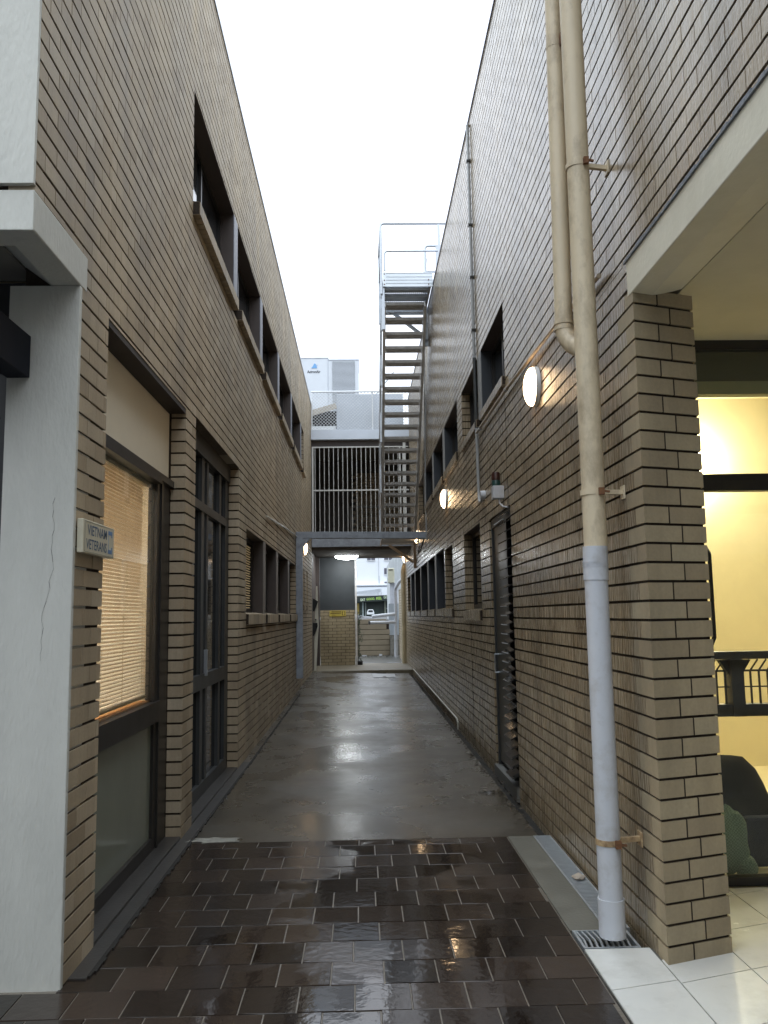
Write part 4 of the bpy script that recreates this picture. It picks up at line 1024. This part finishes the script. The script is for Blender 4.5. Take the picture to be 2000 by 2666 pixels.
# leaning white board with black flaps
LBD = thing('leaning_board', 'tall narrow cream board leaning upright at left wall end with two black brackets', 'board', (-1.15, 21.6, .12))
w = MB(); w.prism([(-1.215,.12),(-1.155,.12),(-1.115,.9),(-1.09,1.25),(-1.10,1.75),(-1.12,2.25),(-1.15,2.25),(-1.19,1.35)], 21.62, 21.66, 'y'); w.build('board', M('cream_board', (.62,.60,.50), .6, var=.06), LBD)
w = MB(); w.prism([(-1.235,1.94),(-1.19,1.92),(-1.10,1.86),(-1.12,1.80),(-1.19,1.62),(-1.235,1.60)], 21.55, 21.60, 'y'); w.build('bracket', BLACK, LBD)
w = MB(); w.prism([(-1.235,1.32),(-1.12,1.32),(-1.11,1.24),(-1.20,.99),(-1.235,1.0)], 21.55, 21.60, 'y'); w.build('bracket', BLACK, LBD)
w = MB(); w.tube([(-1.16,21.6,1.40),(-1.16,21.55,1.40)], .02, 10); w.build('knob', BLACK, LBD)
# wall beyond on the right, downpipe and pipes
RW = thing('rear_brick_wall', 'low tan brick wall past the cream downpipe at alley end', 'wall', (R, 27, 0))
w = MB(); brick_wall(w, R+.03, 1, 24.5, 29.6, -.1, 2.35, ZJR, [(26.0, 26.9, .3, 2.15)], phase=24.5, seed=31); w.build('brickwork', [BR_L, MORT, MORTP], RW, tint=True)
w = MB(); w.box(R+.15, R+.2, 26.0, 26.9, .3, 2.15); w.build('dark_opening', POSTD, RW)
w = MB(); w.tube([(1.22,24.42,.03),(1.22,24.42,2.72),(1.24,24.42,2.82),(1.27,24.45,2.95)], [.075,.075,.075,.06], 16); o_ = w.build('downpipe', M('pipe_cream_dark', (.36,.30,.19), .5, var=.15), smooth=True); tag(o_, 'tan downpipe at the far end corner of the right wall', 'downpipe')
WP = thing('drain_pipes', 'white drain stack with two branch pipes beside the retaining wall', 'pipe', (1.2, 30, 0))
w = MB(); w.tube([(1.18,29.7,.03),(1.20,29.7,2.36),(1.22,29.6,2.44),(1.30,28.6,2.60),(1.36,27.4,2.66)], .055, 14); w.build('stack', PVC, WP, smooth=True)
w = MB(); w.tube([(.36,29.6,1.44),(.45,29.6,1.455),(1.18,29.7,1.52)], [.05,.06,.06], 14); w.build('branch', PVC, WP, smooth=True)
w = MB(); w.tube([(.28,29.4,1.235),(1.18,29.7,1.24)], .055, 14); w.build('branch', PVC, WP, smooth=True)
w = MB(); w.tube([(.255,29.39,1.235),(.28,29.4,1.235)], .063, 14); w.build('pipe_end', BLACK, WP, smooth=True)
RT = thing('retaining_wall', 'tan block retaining wall with horizontal grooves behind the passage', 'wall', (.3, 31.1, 0))
w = MB(); z = .03
for i in range(7):
    w.box(-5.8, 1.02 if i < 5 else .9, 31.0+.003*(i % 2), 31.2, z, z+.175); z += .19
w.build('sleepers', RWALL, RT, bevel=.012)
w = MB(); w.box(-5.8, 6, 31.05, 31.22, .03, 1.29); w.build('core', MORT, RT)
w = MB(); w.box(1.03, 1.35, 30.9, 31.04, .03, .75); o_ = w.build('stacked_blocks', M('block_grey', (.16,.15,.13), .8, var=.4, scale=14, bump=.8)); tag(o_, 'dark rough stacked blocks at foot of the white drain stack', 'rubble')
w = MB(); w.box(1.0, 1.36, 31.05-.01, 31.3, .76, 1.9); o_ = w.build('utility_cabinet', M('cabinet_grey', (.30,.33,.36), .5, var=.08)); tag(o_, 'grey cabinet behind the white drain stack', 'cabinet')
# tank and clad shed
TK = thing('water_heater', 'cream box heater on bracket beside corrugated shed at alley end', 'heater', (1.15, 33, 2.7))
w = MB(); w.box(1.05, 1.30, 32.8, 33.2, 2.72, 3.30); w.build('body', M('heater_cream', (.50,.49,.38), .45, var=.05), TK, bevel=.03)
w = MB(); w.box(1.08, 1.23, 32.785, 32.799, 3.215, 3.245); w.build('marking', BLACK, TK)
w = MB(); w.box(1.30, 1.42, 32.7, 33.2, 1.31, 2.71); w.box(1.12, 1.30, 32.95, 33.05, 1.31, 2.715); w.build('stand', PVC, TK)
SH = thing('corrugated_shed', 'pale corrugated metal shed above the cream heater', 'shed', (2.5, 36, 1.3))
w = MB(); w.prism([(1.22,1.3),(1.22,3.75),(1.95,4.6),(5,4.6),(5,1.3)], 36, 40, 'y'); w.build('wall', M('shed_pale', (.50,.53,.55), .5, var=.05), SH)
w = MB()
for i in range(24): w.tube([(1.27+i*.15, 35.995, 1.35), (1.27+i*.15, 35.995, min(3.78+i*.17, 4.55))], .018, 6)
w.build('ribs', M('shed_rib', (.56,.59,.61), .5), SH)
# ivy on the post edge
iv = MB(); rr = random.Random(9)
for i in range(420):
    z = rr.uniform(.15, 1.62); x = -.10+abs(rr.gauss(0,.045))*(1+.5*math.sin(z*9)); y = 24.15+rr.uniform(-.10,.10)
    s = rr.uniform(.018,.035); a = rr.uniform(0,6.28); n1 = Vector((math.cos(a), rr.uniform(-1,0), rr.uniform(-.5,.8))).normalized()
    u = n1.cross(Vector((0,0,1))).normalized(); v = n1.cross(u)
    c = Vector((x,y,z)); iv.add([c-u*s*.5, c+v*s*.7, c+u*s*.5, c-v*s*.7], [(0,1,2,3)])
IV = thing('creeper', 'dark green creeper growing up the post beside the passage', 'plant', (-.1, 24.15, .1))
iv.build('leaves', M('ivy_leaf', (.035,.06,.025), .6, var=.4, scale=30), IV)
w = MB(); w.tube([(-.11,24.15,.1),(-.10,24.16,.8),(-.115,24.15,1.6)], .008, 6); w.build('stem', POSTD, IV)
# hose / sheet over the retaining wall
w = MB()
for k in range(3): w.tube([(-.25,31.0+.05*k,1.53-.03*k),(0.1,31.05,1.45-.02*k),(.42,31.0,1.40-.012*k)], .014, 6)
o_ = w.build('loose_pipes', PVC, smooth=True); tag(o_, 'three thin white pipes lying on top of the retaining wall', 'pipe')

# ================================================================== far street (Y about 170)
def FZ(z): return z
AB = thing('apartment_building', 'white rendered apartment block with small windows seen through the passage', 'building', (4, 175, 1.3))
w = MB(); w.box(-25, 28, 172, 184, 5.4, 15.6+3); w.box(-25, 28, 171.2, 172, 7.45, 7.7); w.build('wall', M('apartment_white', (.80,.83,.88), .8, var=.03), AB)
for (x0, x1, z0, z1, sp_) in ((1.29,2.90,12.61,13.72,.5),(4.78,6.54,12.62,13.74,.5),(4.74,5.72,9.71,10.96,0),(4.77,6.0,7.85,8.18,.5),(-5.2,-3.6,12.61,13.72,.5),(-1.9,-.9,9.71,10.96,0)):
    w = MB(); w.box(x0, x1, 171.9, 171.99, z0, z1); wn = w.build('window', M('apt_glass', (.10,.10,.13), .3, var=.2), AB)
    w = MB(); 
    if sp_: w.box((x0+x1)/2-.07, (x0+x1)/2+.03, 171.85, 171.9, z0, z1)
    w.box(x0-.08, x1+.08, 171.8, 171.9, z0-.12, z0); w.build('frame', WHITE, wn)
w = MB(); w.box(-25, 28, 171.0, 171.2, 5.4, 7.1); w.build('parapet', M('apt_parapet', (.72,.76,.82), .8, var=.04), AB)
w = MB(); w.tube([(3.6,171.8,7.8),(3.6,171.8,14.5)], .05, 6); w.tube([(3.68,171.8,7.8),(3.68,171.8,9.4)], .07, 6); w.build('downpipe', M('apt_pipe', (.45,.47,.5), .6), AB)
BR_ = thing('shop_balustrade', 'low grey rail panel on the awning roof of the far shop', 'railing', (1.6, 170.4, 5.4))
w = MB(); w.add([(-1.2,170.3,5.75),(3.9,170.3,6.05),(3.9,170.3,6.75),(-1.2,170.3,6.2)], [(0,1,2,3)]); w.add([(-1.2,170.35,5.75),(3.9,170.35,6.05),(3.9,170.35,6.75),(-1.2,170.35,6.2)], [(3,2,1,0)]); w.build('panel', M('rail_grey', (.42,.45,.50), .6), BR_)
w = MB()
for xx in (3.35, 4.0): w.box(xx, xx+.06, 170.3, 170.36, 5.2, 6.7)
w.build('posts', M('rail_post', (.3,.32,.35), .6), BR_)
SF = thing('awning_shop', 'dark far shopfront with bright green EAT GOOD, FEEL GOOD awning lettering', 'shop', (2.5, 170, 1.3))
w = MB(); w.add([(-1.6,168.5,4.05),(7.4,168.5,4.35),(7.4,168.5,5.52),(-1.6,168.5,5.18),(-1.6,168.7,4.05),(7.4,168.7,4.35),(7.4,168.7,5.52),(-1.6,168.7,5.18)], [(0,1,2,3),(4,7,6,5),(0,4,5,1),(1,5,6,2),(2,6,7,3),(3,7,4,0)])
w.build('awning_fascia', M('fascia_black', (.012,.02,.018), .5), SF)
w = MB(); w.box(-1.6, 7.4, 168.71, 171.0, 5.2, 5.35); w.build('awning_roof', DARKSOF, SF)
w = MB(); w.box(-25, 28, 171.21, 171.99, 1.3, 5.39); w.build('interior', M('shop_dark_green', (.02,.035,.028), .5, var=.6, scale=.6), SF)
for (x0, x1, c, z0, z1) in ((-.95,-.45,(.30,.22,.05),1.3,3.9),(.15,.45,(.35,.42,.42),1.3,4.1),(.75,.95,(.25,.30,.28),1.3,4.0),(4.65,4.90,(.30,.33,.26),1.3,4.3),(5.3,7.0,(.16,.18,.19),1.3,2.7)):
    w = MB(); w.box(x0, x1, 170.9, 171.2, z0, z1); w.build('shop_panel', M('shop_panel', c, .6, var=.2), SF)
w = MB(); w.box(5.0, 7.2, 170.9, 171.2, 2.7, 2.85); w.build('window_ledge', M('ledge_grey', (.4,.44,.42), .6), SF)
GRN = M('sign_green', (.42,.66,.14), .5, var=.1)
GRN.node_tree.nodes['Principled BSDF'].inputs['Emission Color'].default_value = (.35,.7,.08,1)
GRN.node_tree.nodes['Principled BSDF'].inputs['Emission Strength'].default_value = .22  # faint emission put into the lettering so the green looks brighter
text_mesh('sign_lettering', 'EAT', .90, .50, (-.15, 168.45, 4.28), (.999,0,.04), (0,0,1), M('sign_pale', (.65,.75,.55), .5), SF, .02, .02)
text_mesh('sign_lettering', 'GOOD,', 1.65, .52, (1.03, 168.45, 4.36), (.999,0,.06), (0,0,1), GRN, SF, .02, .0)
text_mesh('sign_lettering', 'FEEL', 1.10, .52, (2.98, 168.45, 4.50), (.999,0,.09), (0,0,1), GRN, SF, .02, .0)
text_mesh('sign_lettering', 'GOOD', 1.75, .60, (4.45, 168.45, 4.70), (.999,0,.06), (0,0,1), M('sign_pale2', (.45,.55,.4), .5), SF, .02, .02)
# ute
CARW = M('car_white', (.75,.78,.80), .25, var=.02, coat=.6)
UT = thing('parked_van', 'small white vehicle cab parked in front of the far shop', 'van', (1.72, 160, 1.3))
w = MB(); w.prism([(1.02,1.62),(2.42,1.62),(2.40,2.05),(2.22,2.48),(2.12,2.56),(1.32,2.56),(1.22,2.48),(1.04,2.05)], 160, 163.6, 'y'); w.build('body', CARW, UT, bevel=.04)
w = MB(); w.prism([(1.24,2.08),(2.20,2.08),(2.08,2.42),(1.36,2.42)], 159.95, 159.99, 'y'); w.build('windscreen', GLASSD, UT)
for xx in (1.08, 2.16):
    w = MB(); w.tube([(xx,160.6,1.62),(xx+.2,160.6,1.62)], .31, 16); w.build('wheel', BLACK, UT)
    w = MB(); w.box(xx+.02, xx+.18, 159.96, 159.995, 1.80, 1.92); w.build('headlight', WHITE, UT)
# power lines
for k, (a, b) in enumerate(((8.2, 9.8), (6.95, 8.6))):
    w = MB(); pts = [(-6+12*i/14*1.2, 70, a+(b-a)*i/14+.25*((i/7-1)**2-1)) for i in range(15)]
    w.tube(pts, .02, 5); o_ = w.build('power_line', BLACK); tag(o_, 'thin overhead power cable, %s of the pair across the white building' % ('upper' if k == 0 else 'lower'), 'cable', 'power cables beyond the passage')

# ================================================================== drains, grates, litter
for k, (y0, y1) in enumerate(((4.17, 5.212), (5.218, 5.866))):
    DG = thing('drain_grate', ('long near section of galvanised channel grate by the downpipe foot' if k == 0 else 'short far section of galvanised channel grate by the concrete edge'), 'drain grate', (1.19, y0, 0), 'channel grates along the right wall')
    w = MB(); w.box(1.134, 1.144, y0, y1, -.03, .003); w.box(1.241, 1.251, y0, y1, -.03, .003); w.box(1.144, 1.241, y0, y0+.005, -.02, .0025); w.box(1.144, 1.241, y1-.005, y1, -.02, .0025); w.build('frame', GALV, DG)
    w = MB(); y = y0+.014
    while y < y1-.012: w.box(1.144, 1.241, y, y+.009, -.02, .002); y += .0215
    w.box(1.17, 1.174, y0+.006, y1-.006, -.02, -.003); w.box(1.21, 1.214, y0+.006, y1-.006, -.02, -.003); w.build('bars', GALV, DG)
GG = thing('gully_grate', 'square galvanised gully grate with slanted slots under the white downpipe', 'drain grate', (1.1, 4.05, 0))
w = MB(); w.box(.972, .984, 3.94, 4.155, -.02, .004); w.box(1.216, 1.228, 3.94, 4.155, -.02, .004); w.box(.984, 1.216, 3.94, 3.95, -.02, .0038); w.box(.984, 1.216, 4.145, 4.155, -.02, .0038); w.build('frame', GALV, GG)
w = MB()
for i in range(9):
    w.bar((.99+i*.0245, 4.143, -.004), (1.00+i*.0245, 4.05, -.004), .009, .012); w.bar((1.01+i*.0245-.02, 3.952, -.004), (1.00+i*.0245, 4.045, -.004), .009, .012)
w.build('bars', GALV, GG)
HC = thing('access_cover', 'pale square access cover set in wet concrete near the far step', 'cover', (.5, 20.5, .06))
w = MB(); w.add([(.26,19.95,gz(.3,20)+.012),(.78,19.95,gz(.7,20)+.012),(.80,21.1,gz(.7,21)+.012),(.24,21.1,gz(.3,21)+.012),(.26,19.95,0),(.78,19.95,0),(.80,21.1,0),(.24,21.1,0)], [(0,1,2,3),(4,5,1,0),(5,6,2,1),(6,7,3,2),(7,4,0,3)]); w.build('lid', M('cover_grey', (.30,.31,.33), .35, var=.1), HC)
w = MB(); w.box(.48, .56, 20.1, 20.14, gz(.5,20)+.013, gz(.5,20)+.02); w.build('handle', RUST, HC)
# leaf litter
def leaves(name, pts, mat, smin, smax, seed):
    rr = random.Random(seed); w = MB()
    for (x, y, z) in pts:
        s = rr.uniform(smin, smax); a = rr.uniform(0, 6.28); u = Vector((math.cos(a), math.sin(a), rr.uniform(-.3,.3))); v = Vector((-math.sin(a), math.cos(a), rr.uniform(-.3,.3)))
        c = Vector((x, y, z+s*.25)); q = rr.uniform(.3,.6)
        w.add([c-u*s, c-v*s*q+Vector((0,0,s*.2)), c+u*s, c+v*s*q], [(0,1,2,3)])
    return tag(w.build(name, mat), kind='stuff')
rr = random.Random(21); pts = []
for i in range(900):
    y = 6+abs(rr.random())**.8*15.5; pts.append((rr.uniform(1.17,1.27), y, -.05+.03*rr.random()))
for i in range(260):
    y = 9+rr.random()*12.3; pts.append((L+.02+abs(rr.gauss(0,.06)), y, gz(L, y)))
for i in range(160):
    y = 15+rr.random()*6.4; pts.append((1.16-abs(rr.gauss(0,.12)), y, gz(1, y)))
for i in range(140):
    y = 17+rr.random()*4.4; pts.append((L+.02+abs(rr.gauss(0,.25)), y, gz(L, y)))
for i in range(220):
    pts.append((1.165-abs(rr.gauss(0,.035)), rr.uniform(6.0, 13), 0.002))
leaves('leaf_litter', pts, M('dead_leaf', (.05,.035,.02), .7, var=.6, scale=40), .008, .026, 3)
pts = [(1.03+rr.gauss(0,.05), 7.25+rr.gauss(0,.06), 0) for i in range(26)] + [(L+.09+rr.gauss(0,.02), 6.7+rr.gauss(0,.3), 0) for i in range(12)] + [(rr.uniform(-1,1), rr.uniform(8,20), .04) for i in range(30)]
leaves('wet_leaves', pts, M('wet_leaf', (.03,.02,.012), .3, var=.4, scale=40), .010, .024, 5)
pts = [(rr.uniform(-.1,1.2), rr.uniform(29.5,30.95), .04) for i in range(200)]
leaves('yard_litter', pts, M('yard_leaf', (.06,.05,.035), .7, var=.6, scale=40), .02, .05, 6)
o_ = blob('dry_leaf', (1.205, 4.93, .012), (.035,.05,.012), M('pale_leaf', (.42,.36,.30), .8, var=.2), 4, .6, 2); tag(o_, 'pale crumpled leaf lying on the near channel grate', 'leaf')
w = MB(); w.box(.0,.16,30.2,30.3,.04,.09); o_ = w.build('paper_scrap', PVC); tag(o_, 'white scrap lying near the foot of the retaining wall, left one', 'litter')
w = MB(); w.box(.62,.72,30.6,30.7,.04,.10); o_ = w.build('paper_scrap', PVC); tag(o_, 'white scrap near the foot of the retaining wall, right one', 'litter')
w = MB(); w.prism([(.62,24.6),(.80,24.55),(1.18,24.62),(1.16,24.72),(.8,24.7)], .116, .13, 'z'); o_ = w.build('white_offcut', PVC); tag(o_, 'white offcut lying on the far step by tan downpipe', 'offcut')
w = MB(); w.prism([(-.16,24.0),(.0,23.9),(.02,24.1),(-.1,24.2)], .116, .22, 'z'); o_ = w.build('door_wedge', BLACK); tag(o_, 'black wedge on floor at foot of the passage post', 'wedge')

# buildings across the street behind the viewer (they shade the alley mouth)
OB = thing('street_building', 'row of plain two storey shops across the street behind the viewpoint', 'building', (0, -20, 0))
w = MB(); w.box(-40, 40, -28, -17, -.1, 9.5); w.build('wall', M('street_render', (.33,.31,.28), .8, var=.1), OB)
w = MB(); w.box(-40, 40, -17, -13.5, 3.0, 3.3); w.build('awning', DARKSOF, OB)

FA = thing('footpath_awning', 'plain flat awning over the footpath behind the viewpoint', 'awning', (0, -2.6, 0))
w = MB(); w.box(-12, 12, -5.0, -.9, 3.15, 3.35); w.build('canopy', DARKSOF, FA)
for xq in (-3.2, 3.4):
    w = MB(); w.tube([(xq, -4.8, 0), (xq, -4.8, 3.15)], .05, 12); w.build('post', BEAMN, FA)

w = MB(); rr = random.Random(14); y = 3.78
while y < 16:
    wd = rr.uniform(.010,.026); w.box(L+.074, L+.076+wd, y, y+.05, gz(L, y)+.001, gz(L, y)+.0075); y += .05
tag(w.build('wall_foot_dirt', M('dirt_dark', (.012,.010,.008), .8, var=.5, scale=30, bump=.5)), kind='structure')
w = MB(); n = 26; rr = random.Random(31)
pts = []
for i in range(n):
    a = 2*math.pi*i/n; q = rr.uniform(.7,1.15); pts.append((-1.0+.20*q*math.cos(a), 5.93+.075*q*math.sin(a)))
w.prism(pts, .0035, .0065, 'z')
tag(w.build('cement_patch', M('cement_patch', (.26,.25,.22), .6, var=.3, scale=20, bump=.5, stain=(.10,.09,.075), stain_amt=.8, stain_scale=14)), kind='structure')
